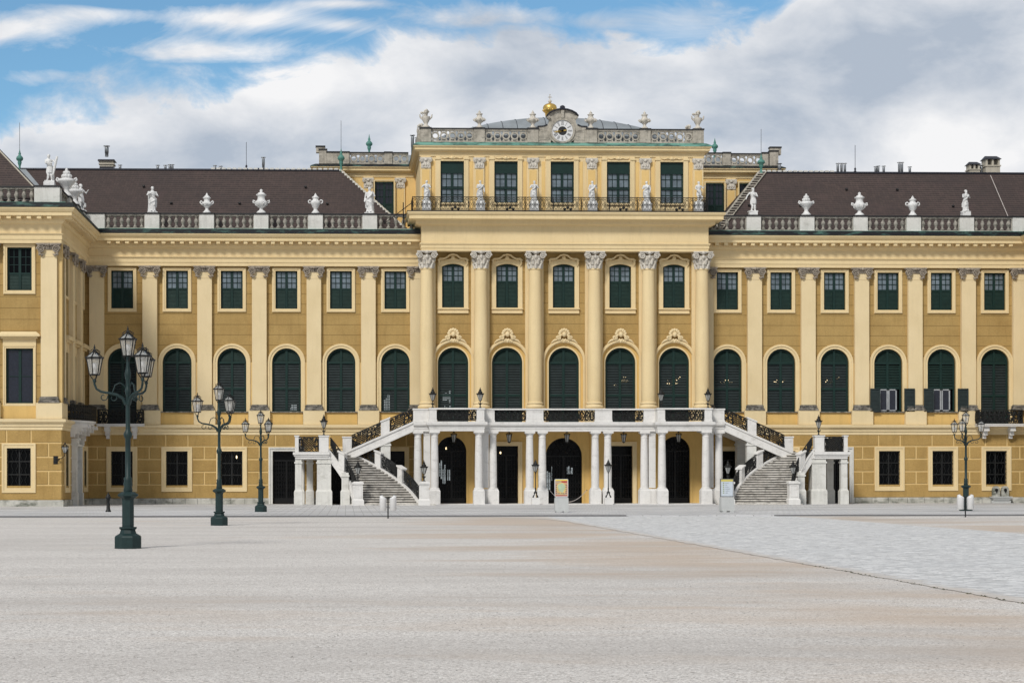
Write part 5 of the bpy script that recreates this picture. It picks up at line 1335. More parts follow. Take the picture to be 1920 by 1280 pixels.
# tall footed lamps beside the middle arch
def foot_lamp(label, loc):
    o = empty('footed_lamp', loc, 0, label, 'lamp', 'tall footed lamps flanking the middle arch'); b = MB()
    b.frus(0,0,0,.5,.30,.26,.27,.23); b.build('stone_block', M['white'], o)
    p = MB()
    for k in range(4):
        a = PI/4+k*PI/2; p.tube([(.24*math.cos(a),.24*math.sin(a),.5),(.22*math.cos(a),.22*math.sin(a),.6),(.1*math.cos(a),.1*math.sin(a),.72),(.13*math.cos(a),.13*math.sin(a),.84),(.05*math.cos(a),.05*math.sin(a),.9)], [.035,.03,.03,.03,.03], 5)
    p.lathe([(.10,.8),(.12,.88),(.05,.95),(.045,1.1),(.06,1.14),(.035,1.2),(.028,2.2),(.05,2.26),(.03,2.32)], n=10); p.build('pole', M['iron'], o)
    F = MB(); G = MB(); hex_lantern(F, G, (0,0,2.34), .44, .24, .09, 0, bar=.014)
    F.lathe([(.25,2.77),(.29,2.8),(.27,2.83),(.16,2.88),(.16,2.95),(.09,3.0),(.09,3.08),(.03,3.16),(.008,3.26)], n=10)
    for k in range(6): a = .26+2*PI*k/6; F.tube([(.25*math.cos(a),.25*math.sin(a),2.8),(.31*math.cos(a),.31*math.sin(a),2.87)], [.02,.008], 4)
    l = F.build('lantern', M['iron'], o); G.build('glass', M['glassdim'], l); return o
fl = foot_lamp("tall black lamp with clawed feet on a white block, just left of the middle arch", (-2.62,-5.75,.055))
dup(fl, (2.62,-5.75,.055), label="tall black lamp with clawed feet on a white block, just right of the middle arch")
def hang_lantern(label, loc):
    o = empty('hanging_lantern', loc, 0, label, 'lantern', 'lanterns hanging under the portico'); F = MB(); G = MB()
    hex_lantern(F, G, (0,0,-1.0), .55, .21, .11, .18, bar=.016)
    F.tube([(0,0,0),(0,0,-.3)], .014, 5); F.lathe([(.05,-.34),(.07,-.3),(.03,-.22)], n=8); F.lathe([(.02,-1.08),(.1,-1.02),(.11,-1.0)], n=8)
    for k in range(6): a = .26+2*PI*k/6; F.tube([(.21*math.cos(a),.21*math.sin(a),-.45),(.27*math.cos(a),.27*math.sin(a),-.38)], [.02,.01], 4)
    F.build('frame', M['iron'], o); G.build('glass', M['glassdim'], o); return o
hl = hang_lantern("black lantern hanging before the leftmost dark arch under the portico", (-8.3,-3.0,5.59))
for x, t in ((-4.25,"black lantern hanging before the rectangular doorway left of the middle arch"),(0,"black lantern hanging before the wide middle arch of the portico"),(4.17,"black lantern hanging before the rectangular doorway right of the middle arch"),(8.22,"black lantern hanging before the rightmost dark arch under the portico")): dup(hl, (x,-3.0,5.59), label=t)
# bracket lantern on the pavilion corner
o = empty('wall_lantern', (-35.7,RF-.35,3.25), 0, "black bracket lantern on the ochre corner beside the left pavilion's side portal", "wall lamp")
b = MB(); b.tube([(0,.05,.0),(.2,-.15,-.02),(.45,-.25,.05),(.65,-.28,.2),(.68,-.28,.38)], [.04,.035,.03,.028,.025], 6); b.tube([(0,.05,-.25),(.12,-.1,-.2),(.3,-.2,-.02)], .025, 5); b.box(-.15,.15,.0,.06,-.35,.2); b.build('bracket', M['iron'], o)
F = MB(); G = MB(); hex_lantern(F, G, (.68,-.28,.4), .42, .23, .09, .16, bar=.016); F.lathe([(.05,.96),(.06,1.02),(.02,1.12)], (.68,-.28,0), 8); F.build('lantern', M['iron'], o); G.build('glass', M['glassdim'], o)

# ------------------------------------------------------------------ statues and vases
def remesh(mb, vox, name, mat):
    o = mb.build('tmp', mat); m = o.modifiers.new('r','REMESH'); m.mode = 'VOXEL'; m.voxel_size = vox; m.use_smooth_shade = True
    s2 = o.modifiers.new('s','SMOOTH'); s2.factor = .5; s2.iterations = 1
    dg = bpy.context.evaluated_depsgraph_get(); me = bpy.data.meshes.new_from_object(o.evaluated_get(dg)); me.name = name
    for p in me.polygons: p.use_smooth = True
    bpy.data.objects.remove(o); return me
def figure(seed, arms, robe='long', lean=.0, plinth=.10, turn=0, cloak=True, staff=None, legs=None):
    rr = random.Random(seed); mb = MB(); z0 = plinth; n = 20; hs = 1 if seed % 2 else -1
    mb.box(-.27,.27,-.22,.22,0,plinth)
    def ring(cx, cy, z, rx, ry, fold=0, k=7, ph=0):
        return [(cx+(rx*(1+fold*math.sin(k*a+ph)))*math.cos(a), cy+(ry*(1+fold*math.sin(k*a+ph+.6)))*math.sin(a), z) for a in [2*PI*j/n for j in range(n)]]
    hip = .035*hs
    if robe == 'long':
        rs = [ring(-.02*hs,0,z0,.25,.20,.12,7),ring(-.01*hs,0,z0+.15,.20,.17,.14,7,.3),ring(0,0,z0+.38,.19,.16,.12,7,.8),ring(hip*.6,-.02,z0+.6,.185,.155,.10,6,1.3),ring(hip,-.01,z0+.8,.195,.15,.07,6,2),ring(hip*.8,0,z0+.93,.17,.13,.05,6,2.2)]
    else:
        rs = [ring(hip*.6,-.0,z0+.5,.19,.16,.14,6,1.3),ring(hip,0,z0+.66,.20,.16,.10,6,1.6),ring(hip,0,z0+.82,.19,.15,.07,6,2),ring(hip*.8,0,z0+.93,.165,.13,.03,6,2.2)]
    lx = lean
    rs += [ring(lx*.3+hip*.3,0,z0+1.04,.145,.115,.03),ring(lx*.5,-.01,z0+1.18,.165,.125,.03),ring(lx*.7,-.01,z0+1.30,.185,.125,.02),ring(lx*.8,0,z0+1.38,.17,.10,.0),ring(lx*.9,.0,z0+1.43,.085,.075),ring(lx,.0,z0+1.50,.055,.06)]
    mb.rings(rs)
    if robe != 'long':
        lg = legs or [[(.1,0,.55),(.11,-.05,.32),(.12,0,.02)],[(-.08,0,.55),(-.06,-.09,.33),(-.12,-.02,.02)]]
        for q in lg:
            mb.tube([(a,b,c+z0) for a,b,c in q], [.095,.07,.042], 10); a,b,c = q[-1]; mb.ell((a,b-.06,z0+.035), .045,.11,.04, 8, 6)
            (a,b,c) = q[1]; mb.ell((a,b,c+z0-.12), .058,.065,.12,8,6)
        mb.tube([(.16,.12,z0),(.18,.1,z0+.3),(.16,.08,z0+.62)], [.09,.08,.06], 8)
    else:
        for sx in (-1,1): mb.ell((sx*.09,-.2,z0+.03), .05,.09,.035,8,5)
        mb.ell((hs*.09,-.13,z0+.5), .075,.09,.14, 8, 6)
    hx, hz = lx+.01*hs, z0+1.61
    mb.ell((hx,-.01,hz), .088,.10,.125, 12, 10); mb.ell((hx,-.105,hz-.01), .018,.028,.035,6,5); mb.ell((hx,.035,hz+.04), .098,.095,.10, 10, 8)
    mb.ell((hx,-.075,hz-.085), .04,.04,.03,6,5)
    if seed % 3 == 0: mb.ell((hx,-.07,hz-.12), .06,.06,.08,8,6)
    if seed % 3 == 1: mb.ell((hx,.11,hz+.05), .055,.055,.055,8,6)
    for a in arms:
        pts = [(x,y,z+z0) for x,y,z in a]; mb.tube(pts, [.062,.050,.036][:len(pts)] if len(pts) == 3 else .05, 10)
        mb.ell(pts[0], .072,.07,.07,8,6); mb.ell(pts[1], .053,.053,.053,8,6)
        e = pts[-1]; d = (Vector(pts[-1])-Vector(pts[-2])).normalized(); b0 = Vector(e)+d*.03; mb.ell(tuple(b0), .038,.04,.045,8,6)
        for k in range(4): f0 = b0+Vector((.022*(k-1.5),0,0)); mb.tube([tuple(f0), tuple(f0+d*.06), tuple(f0+d*.085+Vector((0,-.015,-.02)))], .011, 5)
    if cloak:
        mb.tube([(-.17*hs,-.06,z0+1.36),(-.08*hs,-.13,z0+1.15),(.06*hs,-.14,z0+.98),(.19*hs,-.08,z0+.86),(.22*hs,.05,z0+.6),(.21*hs,.08,z0+.3)], [.06,.055,.065,.07,.06,.05], 8)
        mb.tube([(-.17*hs,.08,z0+1.36),(-.14*hs,.13,z0+1.0),(-.12*hs,.15,z0+.5),(-.16*hs,.13,z0+.1)], [.07,.09,.10,.09], 8)
        mb.tube([(.2*hs,-.06,z0+.84),(.05*hs,-.17,z0+.72),(-.1*hs,-.15,z0+.62),(-.19*hs,-.05,z0+.5)], [.05,.045,.04,.03], 7)
    if staff: mb.tube([(x,y,z+z0) for x,y,z in staff[0]], staff[1], 8)
    return remesh(mb, .022, 'statue_mesh', M['statue'])
SH = lambda s: (s*.2,0,1.33)
FIG = [
 figure(1, [[SH(-1),(-.30,-.12,1.12),(-.10,-.24,1.24)],[SH(1),(.30,-.05,1.08),(.12,-.22,1.12)]]),
 figure(2, [[SH(-1),(-.27,-.1,1.06),(-.05,-.22,1.18)],[SH(1),(.27,-.02,1.05),(.25,-.14,.82)]]),
 figure(3, [[SH(-1),(-.36,.0,1.14),(-.46,-.06,.92)],[SH(1),(.26,-.1,1.08),(.02,-.18,1.16)]], robe='short', cloak=False),
 figure(4, [[SH(-1),(-.26,.02,1.05),(-.27,-.1,.82)],[SH(1),(.3,-.1,1.1),(.2,-.2,1.34)]]),
 figure(5, [[SH(-1),(-.2,-.2,1.12),(.12,-.26,1.12)],[SH(1),(.3,-.14,1.2),(.36,-.2,1.42)]], robe='short', cloak=False, lean=-.06, staff=([(.20,-.2,.35),(.30,-.2,1.0),(.42,-.2,1.58)], [.05,.08,.06])),
 figure(6, [[SH(-1),(-.28,-.08,1.1),(-.12,-.22,1.26)],[SH(1),(.28,-.08,1.1),(.12,-.22,1.24)]], lean=.03),
 figure(7, [[SH(-1),(-.28,-.04,1.06),(-.2,-.2,.9)],[SH(1),(.33,-.08,1.14),(.34,-.22,1.3)]], legs=[[(.1,0,.55),(.24,-.12,.4),(.1,0,.02)],[(-.08,0,.55),(-.06,-.05,.33),(-.1,-.02,.02)]], robe='short', cloak=False),
]
def put_statue(fig, label, loc, rz, group, sc_=1.0, block=None):
    o = bpy.data.objects.new('statue', FIG[fig]); col.objects.link(o); o.location = loc; o.rotation_euler = (0,0,rz); o.scale = (sc_*1.22,sc_*1.15,sc_)
    tag(o, label, 'statue', group); return o
TZ = BZ+1.21
g1 = 'white statues on the roof balustrade'
put_statue(0, "leftmost white robed statue on the left wing's balustrade, both hands at its chest", (-SX[4],BYY,TZ), .25, g1, 1.08)
put_statue(3, "white draped statue on the left wing's balustrade, before the sloping roof end", (-SX[0],BYY,TZ), -.2, g1, 1.09)
q = put_statue(2, "half-nude white statue holding one arm out on the right wing's balustrade", (SX[0],BYY,TZ+.24), .2, g1, 1.0)
q = put_statue(5, "slim white statue on a square block, rightmost on the right wing's balustrade", (SX[4],BYY,TZ+.28), .35, g1, .93)
put_statue(4, "white statue with a tall staff at the front corner of the left pavilion's balustrade", (-36.2,RF+.35,TZ+.28), .1, g1, 1.03)
put_statue(6, "white statue with bent knee at the inner end of the left pavilion's side balustrade", (PXs,-.9,TZ), .9, g1, 1.1)
for (x,y,z,w,h) in ((SX[0],BYY,TZ,.62,.24),(SX[4],BYY,TZ,.62,.28),(-36.2,RF+.35,TZ,.72,.28)):
    b = MB(); b.box(-w/2,w/2,-w/2*.85,w/2*.85,0,h); b.build('statue_block', M['statue'], pal, (x,y,z))
g2 = 'white statues on the raised middle balcony'
txt = ["white robed statue on the raised balcony, first from the left, before the corner pilaster","white statue with lowered arm on the raised balcony, second from the left","white statue with folded arms on the raised balcony, left of the window under the clock","white statue on the raised balcony, just right of the window under the clock","white statue with shifted hip on the raised balcony, second from the right","white statue bending one knee on the raised balcony, first from the right"]
for k, (x, f) in enumerate(zip((-10.2,-6.2,-2.2,2.15,6.2,10.1), (0,1,5,3,1,6))):
    put_statue(f, txt[k], (x,-1.15,22.45), (-.3,.2,0,.3,-.25,.4)[k], g2, .86)
    b = MB(); b.box(-.32,.32,-.32,.32,0,.75); b.box(-.37,.37,-.37,.37,.0,.12); b.box(-.36,.36,-.36,.36,.75,.82); b.frus(0,0,.82,.975,.34,.34,.27,.27); b.build('statue_pedestal', M['statue'], pal, (x,-1.15,21.475))

def vase_mesh(kind):
    mb = MB()
    if kind == 'big':
        mb.lathe([(.34,0),(.36,.06),(.30,.14),(.16,.24),(.12,.36),(.2,.44),(.38,.58),(.46,.74),(.44,.86),(.30,.98),(.26,1.1),(.27,1.25),(.37,1.32),(.38,1.38),(.26,1.43),(.22,1.5),(.10,1.56),(.10,1.62),(.12,1.68),(.08,1.74),(.02,1.78)], n=20)
        for s in (-1,1): mb.tube([(s*.44,0,.9),(s*.58,0,.95),(s*.6,0,.82),(s*.5,0,.76)], [.05,.06,.06,.05], 7)
        for k in range(10): a = 2*PI*k/10; mb.tube([(.2*math.cos(a),.2*math.sin(a),.45),(.42*math.cos(a),.42*math.sin(a),.64),(.47*math.cos(a),.47*math.sin(a),.82)], [.03,.05,.02], 6)
    elif kind == 'small':
        mb.lathe([(.27,0),(.30,.07),(.2,.16),(.11,.28),(.13,.4),(.26,.5),(.36,.62),(.36,.72),(.24,.82),(.2,.92),(.22,1.02),(.29,1.07),(.29,1.12),(.2,1.17),(.16,1.24),(.08,1.3),(.06,1.4),(.01,1.46)], n=18)
        for s in (-1,1): mb.tube([(s*.3,0,.8),(s*.42,0,.88),(s*.48,0,.8),(s*.44,0,.7),(s*.34,0,.66)], [.045,.05,.05,.045,.04], 7)
        for k in range(8): a = 2*PI*k/8; mb.ell((.34*math.cos(a),.34*math.sin(a),.66), .08,.08,.07, 7, 5)
    elif kind == 'handle':
        mb.lathe([(.28,0),(.30,.06),(.24,.14),(.15,.24),(.14,.36),(.24,.46),(.27,.6),(.34,.70),(.36,.82),(.28,.92),(.2,.98),(.2,1.08),(.26,1.12),(.26,1.17),(.16,1.22),(.1,1.3),(.06,1.38),(.01,1.46)], n=18)
        for s in (-1,1): mb.tube([(s*.3,0,.92),(s*.4,0,.98),(s*.5,0,.92),(s*.5,0,.8),(s*.42,0,.74),(s*.36,0,.78)], [.04,.045,.045,.045,.04,.03], 7)
    elif kind == 'flower':
        mb.lathe([(.28,0),(.31,.07),(.2,.16),(.12,.28),(.14,.4),(.24,.5),(.3,.6),(.42,.72),(.44,.8),(.32,.88),(.16,.92)], n=18)
        rr = random.Random(3)
        for k in range(16): a = 2*PI*k/8+(.4 if k > 7 else 0); r = .17 if k < 8 else .09; mb.ell((r*math.cos(a),r*math.sin(a),1.0 if k < 8 else 1.16), .1,.1,.1,7,5)
        mb.ell((0,0,1.3), .08,.08,.1,7,5)
        for s in (-1,1): mb.tube([(s*.36,0,.86),(s*.46,0,.92),(s*.5,0,.84),(s*.42,0,.74)], .045, 7)
    elif kind == 'top':
        mb.lathe([(.22,0),(.25,.06),(.15,.14),(.10,.26),(.14,.34),(.26,.44),(.34,.54),(.35,.62),(.24,.72),(.18,.82),(.17,.92),(.24,.97),(.24,1.0),(.15,1.04),(.07,1.08),(.12,1.12),(.05,1.18),(.02,1.28)], n=16)
        for k in range(8): a = 2*PI*k/8; mb.tube([(.3*math.cos(a),.3*math.sin(a),.5),(.42*math.cos(a),.42*math.sin(a),.58),(.38*math.cos(a),.38*math.sin(a),.68)], [.06,.06,.03], 6)
    else:                                                # bouquet
        mb.lathe([(.26,0),(.3,.06),(.2,.14),(.12,.24),(.16,.34),(.25,.5),(.29,.66),(.30,.78)], n=16)
        rr = random.Random(9)
        for k in range(16):
            a = rr.uniform(0,6.28); r = rr.uniform(.05,.34); z = 1.2-r*.6+rr.uniform(-.05,.12); mb.tube([(r*.4*math.cos(a),r*.4*math.sin(a),.75),(r*math.cos(a),r*math.sin(a),z)], .035, 5); mb.ell((r*math.cos(a),r*math.sin(a),z), .1,.1,.09,7,5)
        for s in (-1,1): mb.tube([(s*.26,0,.6),(s*.4,0,.75),(s*.44,0,.95)], [.06,.06,.04], 6)
    return mb
VM = {k: vase_mesh(k).mesh('vase_mesh', M['statue'] if k in ('big','small','handle','flower') else M['capital2']) for k in ('big','small','handle','flower','top','bouquet')}
def put_vase(kind, label, loc, group, s_=1, rz=0):
    o = bpy.data.objects.new('vase', VM[kind]); col.objects.link(o); o.location = loc; o.scale = (s_,)*3; o.rotation_euler = (0,0,rz); return tag(o, label, 'stone vase', group)
g3 = 'white stone vases on the roof balustrade'
put_vase('small', "small white lidded vase on the left wing's balustrade, just right of the leftmost statue", (-SX[3],BYY,TZ), g3, 1.04)
put_vase('big', "large broad white lidded vase in the middle of the left wing's balustrade", (-SX[2],BYY,TZ), g3, 1.02)
put_vase('handle', "white vase with two curled handles on the left wing's balustrade, nearest the raised middle", (-SX[1],BYY,TZ), g3, 1.05)
put_vase('flower', "white vase topped with stone flowers on the right wing's balustrade", (SX[1],BYY,TZ), g3, 1.18)
put_vase('big', "large broad white lidded vase in the middle of the right wing's balustrade", (SX[2],BYY,TZ), g3, 1.0)
put_vase('handle', "white two-handled vase with pointed lid on the right wing's balustrade, beside the rightmost statue", (SX[3],BYY,TZ), g3, 1.05)
put_vase('flower', "big flower-topped white vase on the left pavilion's side balustrade, nearer the corner statue", (PXs,-7.3,TZ), g3, 1.45)
put_vase('flower', "flower-topped white vase on the left pavilion's side balustrade, nearer the bent-knee statue", (PXs,-3.7,TZ), g3, 1.28, .4)
g4 = 'weathered vases on the clock parapet'
for x, k, lab in ((-10.2,'bouquet',"grey stone bouquet vase on the left end of the pierced parapet"),(-6.2,'top',"grey lidded vase on the pierced parapet, midway between its left end and the clock"),(-2.2,'top',"grey lidded vase just left of the clock gable, beside the gilded crown"),(2.15,'top',"grey lidded vase just right of the clock gable"),(6.2,'top',"grey lidded vase on the pierced parapet, midway between the clock and its right end"),(10.2,'bouquet',"grey stone bouquet vase on the right end of the pierced parapet")):
    o = put_vase(k, lab, (x,AY,28.09), g4, 1.05)
g5 = 'grey bouquet vases on the parapet corners behind'
put_vase('bouquet', "second grey vase behind the one at the left end of the pierced parapet", (-10.45,3.5,27.9), g5, 1.0, 1); put_vase('bouquet', "second grey vase behind the one at the right end of the pierced parapet", (10.2,3.5,27.9), g5, 1.0, 1)
b = MB(); b.box(-10.8,-10.2,-.08,6,27.0,27.9); b.box(10.0,10.6,-.08,6,27.0,27.9); each(b,'parapet_panel', M['oldstone'], pal)

# ------------------------------------------------------------------ street furniture
def twin_bin(label, loc, rz=0):
    o = empty('litter_bin', loc, rz, label, 'litter bin', 'twin white litter bins on a pole'); p = MB()
    p.tube([(0,0,0),(0,0,.98)], .03, 8); p.tube([(-.16,0,.93),(.16,0,.93)], .02, 5); p.tube([(-.16,0,.5),(.16,0,.5)], .015, 5); p.build('pole', M['iron'], o)
    for s in (-1,1):
        b = MB(); b.lathe([(.13,.36),(.155,.38),(.16,.9),(.165,.92),(.15,.93)], (s*.23,0,0), 16)
        b.rings([[(s*.23+r*math.cos(2*PI*j/16), r*math.sin(2*PI*j/16), .93+h+(.05*math.cos(2*PI*j/16)*s)*k) for j in range(16)] for r, h, k in ((.155,0,0),(.15,.05,1),(.10,.08,1),(.02,.09,1))])
        b.build('bucket', M['bin'], o)
    return o
x, y = gx(727.5, 79.5); tb = twin_bin("twin white litter bins on a pole in front of the left staircase", (x,y,0))
x, y = gx(1810, 81.0); dup(tb, (x,y,0), label="twin white litter bins on a pole in front of the right lamp post")
def sign(label, loc, rz, kind):
    o = empty('sign_board', loc, rz, label, 'sign', None); b = MB(); w = .36
    b.frus(0,0,0.06,.78,w,.26,w,.14); b.box(-.3,-.1,-.27,.27,0,.06); b.box(.1,.3,-.27,.27,0,.06); b.build('base', M['concrete'], o)
    f = MB(); z0, z1 = .80, 1.77
    f.box(-w,w,-.05,.05,z0,z0+.05); f.box(-w,w,-.05,.05,z1-.03,z1); f.box(-w,-w+.03,-.05,.05,z0,z1); f.box(w-.03,w,-.05,.05,z0,z1); f.build('frame', M['bin'] if kind == 'map' else M['flue'], o)
    f = MB(); f.box(-w+.02,w-.02,-.035,.035,z0+.03,z1-.02); f.build('panel', plain('sign_panel_'+kind, (.62,.36,.22) if kind == 'map' else (.62,.68,.74), .4, var=.1), o)
    f = MB(); f.box(-w+.03,w-.03,-.042,-.036,z1-.14 if kind != 'map' else z1-.09,z1-.02); f.build('header', plain('sign_yellow_'+kind, (.85,.66,.06) if kind == 'map' else (.68,.58,.14), .4, var=.1), o)
    if kind == 'map':
        rr = random.Random(2); cols = {'map_patch': (.50,.62,.42), 'map_picture': (.10,.10,.14), 'map_red': (.5,.06,.05), 'map_orange': (.80,.45,.08), 'map_label': (.8,.8,.76)}
        f = MB(); f.prism([(.19*math.cos(a)*(1+.15*math.sin(3*a)), 1.30+.24*math.sin(a)*(1+.12*math.cos(5*a))) for a in [2*PI*k/20 for k in range(20)]], -.044, -.036); f.build('park_map', plain('park_map', cols['map_patch'], .5), o)
        f = MB(); f.prism([(.27*math.cos(a), 1.27+.32*math.sin(a)) for a in [2*PI*k/20 for k in range(20)]], -.041, -.0361); f.build('map_ground', plain('map_ground', (.78,.58,.22), .5), o)
        f = MB()
        for z in (1.0,1.1,1.2,1.32,1.43):
            for x in (-.27,.25): f.box(x-.035,x+.035,-.045,-.0415,z,z+.035)
        for x in (-.12,.0,.1): f.box(x-.04,x+.04,-.045,-.0415,1.0,1.03)
        f.build('pictures', plain('map_pictures', cols['map_picture'], .5), o)
        f = MB(); f.box(0,.3,-.0405,-.036,1.58,1.66); f.box(-w+.05,w-.05,-.0405,-.036,.86,.91); f.build('red_band', plain('map_red', cols['map_red'], .5), o)
        f = MB(); f.box(-.3,-.04,-.0405,-.036,1.56,1.65); f.box(-.29,.29,-.0405,-.036,.925,.99); f.build('lettering', plain('map_lettering', (.55,.45,.3), .5), o)
    else:
        f = MB(); g = MB()
        for k in range(6):
            z = 1.52-k*.105; f.box(-.22,-.15,-.041,-.036,z,z+.05)
            x = -.08; rr = random.Random(k)
            for q in range((5,3,5,8,7,4)[k]): wd = rr.uniform(.018,.034); g.box(x,x+wd,-.041,-.036,z+.01,z+.01+rr.uniform(.018,.034)); x += wd+.008
        f.build('bullets', plain('sign_bullets', (.30,.36,.14), .5), o); g.build('lettering', plain('sign_lettering', (.30,.34,.38), .5), o)
    return o
x, y = gx(1052.5, 92.5); sign("colourful map board with yellow top on a grey block, in front of the middle arch", (x,y,.055), .0, 'map')
x, y = gx(1362.5, 92.5); sign("pale price board with six listed lines on a grey block, before the right staircase's foot", (x,y,.055), .12, 'list')
# bollard
x, y = gx(203, 95.0); o = empty('bollard', (x,y,.055), 0, "dark iron bollard on the paving in front of the left pavilion's inner corner", "bollard")
b = MB(); b.lathe([(.16,0),(.15,.06),(.11,.12),(.085,.45),(.08,.62),(.11,.64),(.085,.68)], n=12); b.build('shaft', M['iron'], o)
b = MB(); b.lathe([(.10,.68),(.14,.72),(.16,.8),(.13,.86),(.1,.88),(.11,.93),(.05,.97),(.04,1.02),(.01,1.07)], n=12); b.build('head', M['iron'], o)
# fountain against the right wing
o = empty('drinking_fountain', (33.03,-.45,.055), 0, "small stone wall fountain with two panels below the rightmost barred window", "fountain")
b = MB(); b.box(-.72,.72,-.35,.0,.0,.2); b.frus(0,-.2,.2,.42,.6,.2,.74,.3); b.box(-.78,.78,-.52,0,.42,.5); b.build('basin', M['concrete'], o)
for s in (-1,1):
    b = MB(); b.prism([(s*.34-.28,.5)]+[(s*.34+.28,.5)]+arc(s*.34,1.0,.28,8), -.22, 0); p = b.build('back_panel', M['plinth'], o)
    c = MB(); c.prism(arc(s*.34,.98,.12,14,0,2*PI)[:-1], -.26, -.221); c.box(s*.34-.03,s*.34+.03,-.32,-.22,.8,.92); c.build('spout_disc', M['iron'], p)
# chain across the middle arch
o = empty('barrier_chain', (0,-3.6,0), 0, "pale sagging barrier chain across the wide middle arch behind the map board", "chain")
b = MB(); pts = [(-1.35+2.7*t, 0, 1.02-.85*(1-(2*t-1)**2)) for t in [i/20 for i in range(21)]]; b.tube([(p[0],p[1],p[2]+.05) for p in pts], .022, 5); b.build('chain', M['cable'], o)
b = MB(); 
for s in (-1,1): b.lathe([(.04,0),(.04,.06)], (s*1.37,0,1.04), 8)
b.build('hook', M['iron'], o)
# interior lights seen through the shutters
def chandelier(label, loc, dots, group='lit chandeliers behind the shutters'):
    o = empty('chandelier', loc, 0, label, 'chandelier', group); a = MB(); b = MB()
    for x, z in dots: b.ell((x,0,z), .028,.02,.036, 7, 5); a.tube([(x,.01,z-.04),(x*.4,.015,z-.16),(0,.015,-.1)], .008, 4)
    a.tube([(0,.015,-.2),(0,.015,.35)], .012, 5); each(b,'candle_bulb', M['bulb'], o); a.build('chandelier_arms', M['gold'], o); return o
D1 = [(-.45,0),(-.2,0),(-.05,0),(.1,0),(.25,0),(.4,0),(-.1,.17),(.12,.17),(.0,.36)]
D2 = [(-.5,0),(-.38,0),(.0,0),(.14,0),(-.3,.15),(.2,.18),(.32,.18)]
D3 = [(-.35,0),(-.2,0),(-.32,.2),(.3,.0),(.42,.05),(.35,.25),(.5,.4),(.6,.5)]
chandelier("lit chandelier behind the first shuttered arch right of the giant columns", (WX[0],.245,9.15), D1)
chandelier("lit chandelier behind the second shuttered arch right of the giant columns", (WX[1]+.05,.245,9.2), D2)
chandelier("lit chandelier behind the third shuttered arch right of the giant columns", (WX[2]-.2,.245,9.2), [(-.4,0),(-.3,.12),(-.38,.3),(.5,.3),(.6,.32)])
chandelier("lit chandelier behind the fourth shuttered arch between the giant columns", (CW[3]+.1,CY_+.245,9.2), [(-.5,-.35),(-.4,-.25),(.05,0),(.15,0),(.25,0),(.38,0),(.5,0),(.2,.25),(.34,.25)])
chandelier("lit chandelier behind the rightmost shuttered arch between the giant columns", (CW[4]-.1,CY_+.245,9.0), D3)
for x, z, lab in ((-8.75,4.18,"small lit lamp inside the leftmost dark arch of the portico"),(-4.7,3.85,"small lit lamp inside the rectangular doorway left of the middle arch")):
    o = empty('hall_lamp', (x,CY_+.26,z), 0, lab, 'lamp', 'small lit lamps inside the hall'); b = MB(); b.ell((0,0,0), .06,.04,.09,8,6); b.build('bulb', M['bulb'], o); b = MB(); b.tube([(0,0,.1),(0,0,.35)], .012, 4); b.build('cord', M['iron'], o)
o = empty('hall_lamp', (-WX[5]+8.13+.35,-.05,3.55), 0, "small lit lamp behind the barred window beside the left doorway", 'lamp', 'small lit lamps inside the hall'); b = MB(); b.ell((0,0,0), .05,.03,.12,8,6); b.build('bulb', M['bulb'], o)

# ------------------------------------------------------------------ camera
cam = bpy.data.cameras.new('camera'); co = bpy.data.objects.new('camera', cam); col.objects.link(co); sc.camera = co
co.location = (-16.13,-129.55,1.65); co.rotation_euler = (R(90), R(.06), -math.atan(.031))
cam.sensor_width = 36; cam.lens = 36*3250/1920; cam.clip_end = 5000; cam.clip_start = .5
cam.shift_x = (960-751)/1920; cam.shift_y = (904-640)/1920
# ------------------------------------------------------------------ light
az, el = R(-30), R(41)                                    # sun to the left and behind the viewer
sd = Vector((math.sin(az)*math.cos(el), -math.cos(az)*math.cos(el), math.sin(el)))
sl_ = bpy.data.lights.new('sun','SUN'); sl_.energy = 2.6; sl_.angle = R(12); sl_.color = (1,.965,.91); so = bpy.data.objects.new('sun', sl_); col.objects.link(so)
so.rotation_euler = (-sd).to_track_quat('-Z','Y').to_euler()
w = bpy.data.worlds.new("World"); sc.world = w; w.use_nodes = True; nt = w.node_tree; nt.nodes.clear()
out = N(nt,"OutputWorld"); bg = N(nt,"Background"); L(nt, bg.outputs[0], out.inputs[0])
sky = N(nt,"TexSky", sky_type='NISHITA'); sky.sun_disc = False; sky.sun_elevation = el; sky.sun_rotation = math.atan2(sd.x, sd.y); sky.ozone_density = 3; sky.air_density = 1.0; sky.dust_density = .3
tc = N(nt,"TexCoord"); sp = N(nt,"SeparateXYZ"); L(nt, tc.outputs["Generated"], sp.inputs[0])
ay = math_(nt,'MAXIMUM', math_(nt,'ABSOLUTE', sp.outputs[1]), .06)
U = math_(nt,'DIVIDE', sp.outputs[0], ay); V = math_(nt,'DIVIDE', sp.outputs[2], ay)
cu_ = N(nt,"CombineXYZ"); L(nt,U,cu_.inputs[0]); L(nt,V,cu_.inputs[1])
def nz(sx, sy, off, scale, det=6, rough=.55, dist=0):
    mp = N(nt,"Mapping"); mp.inputs[1].default_value = off; mp.inputs[3].default_value = (sx,sy,1); L(nt, cu_.outputs[0], mp.inputs[0]); return noise(nt, mp.outputs[0], scale, det, rough, dist)
fc = N(nt,"FloatCurve"); cv = fc.mapping.curves[0]
pts = [(0,.70),(.06,.725),(.1026,.752),(.205,.775),(.282,.808),(.328,.842),(.41,.872),(.513,.85),(.60,.862),(.682,.875),(.73,.90),(.79,1.0),(1,1.0)]
cv.points[0].location = pts[0]; cv.points[1].location = pts[-1]
for p in pts[1:-1]: cv.points.new(*p)
fc.mapping.update(); L(nt, math_(nt,'MULTIPLY_ADD', U, 1/.6, .2/.6, clamp=True), fc.inputs[1])
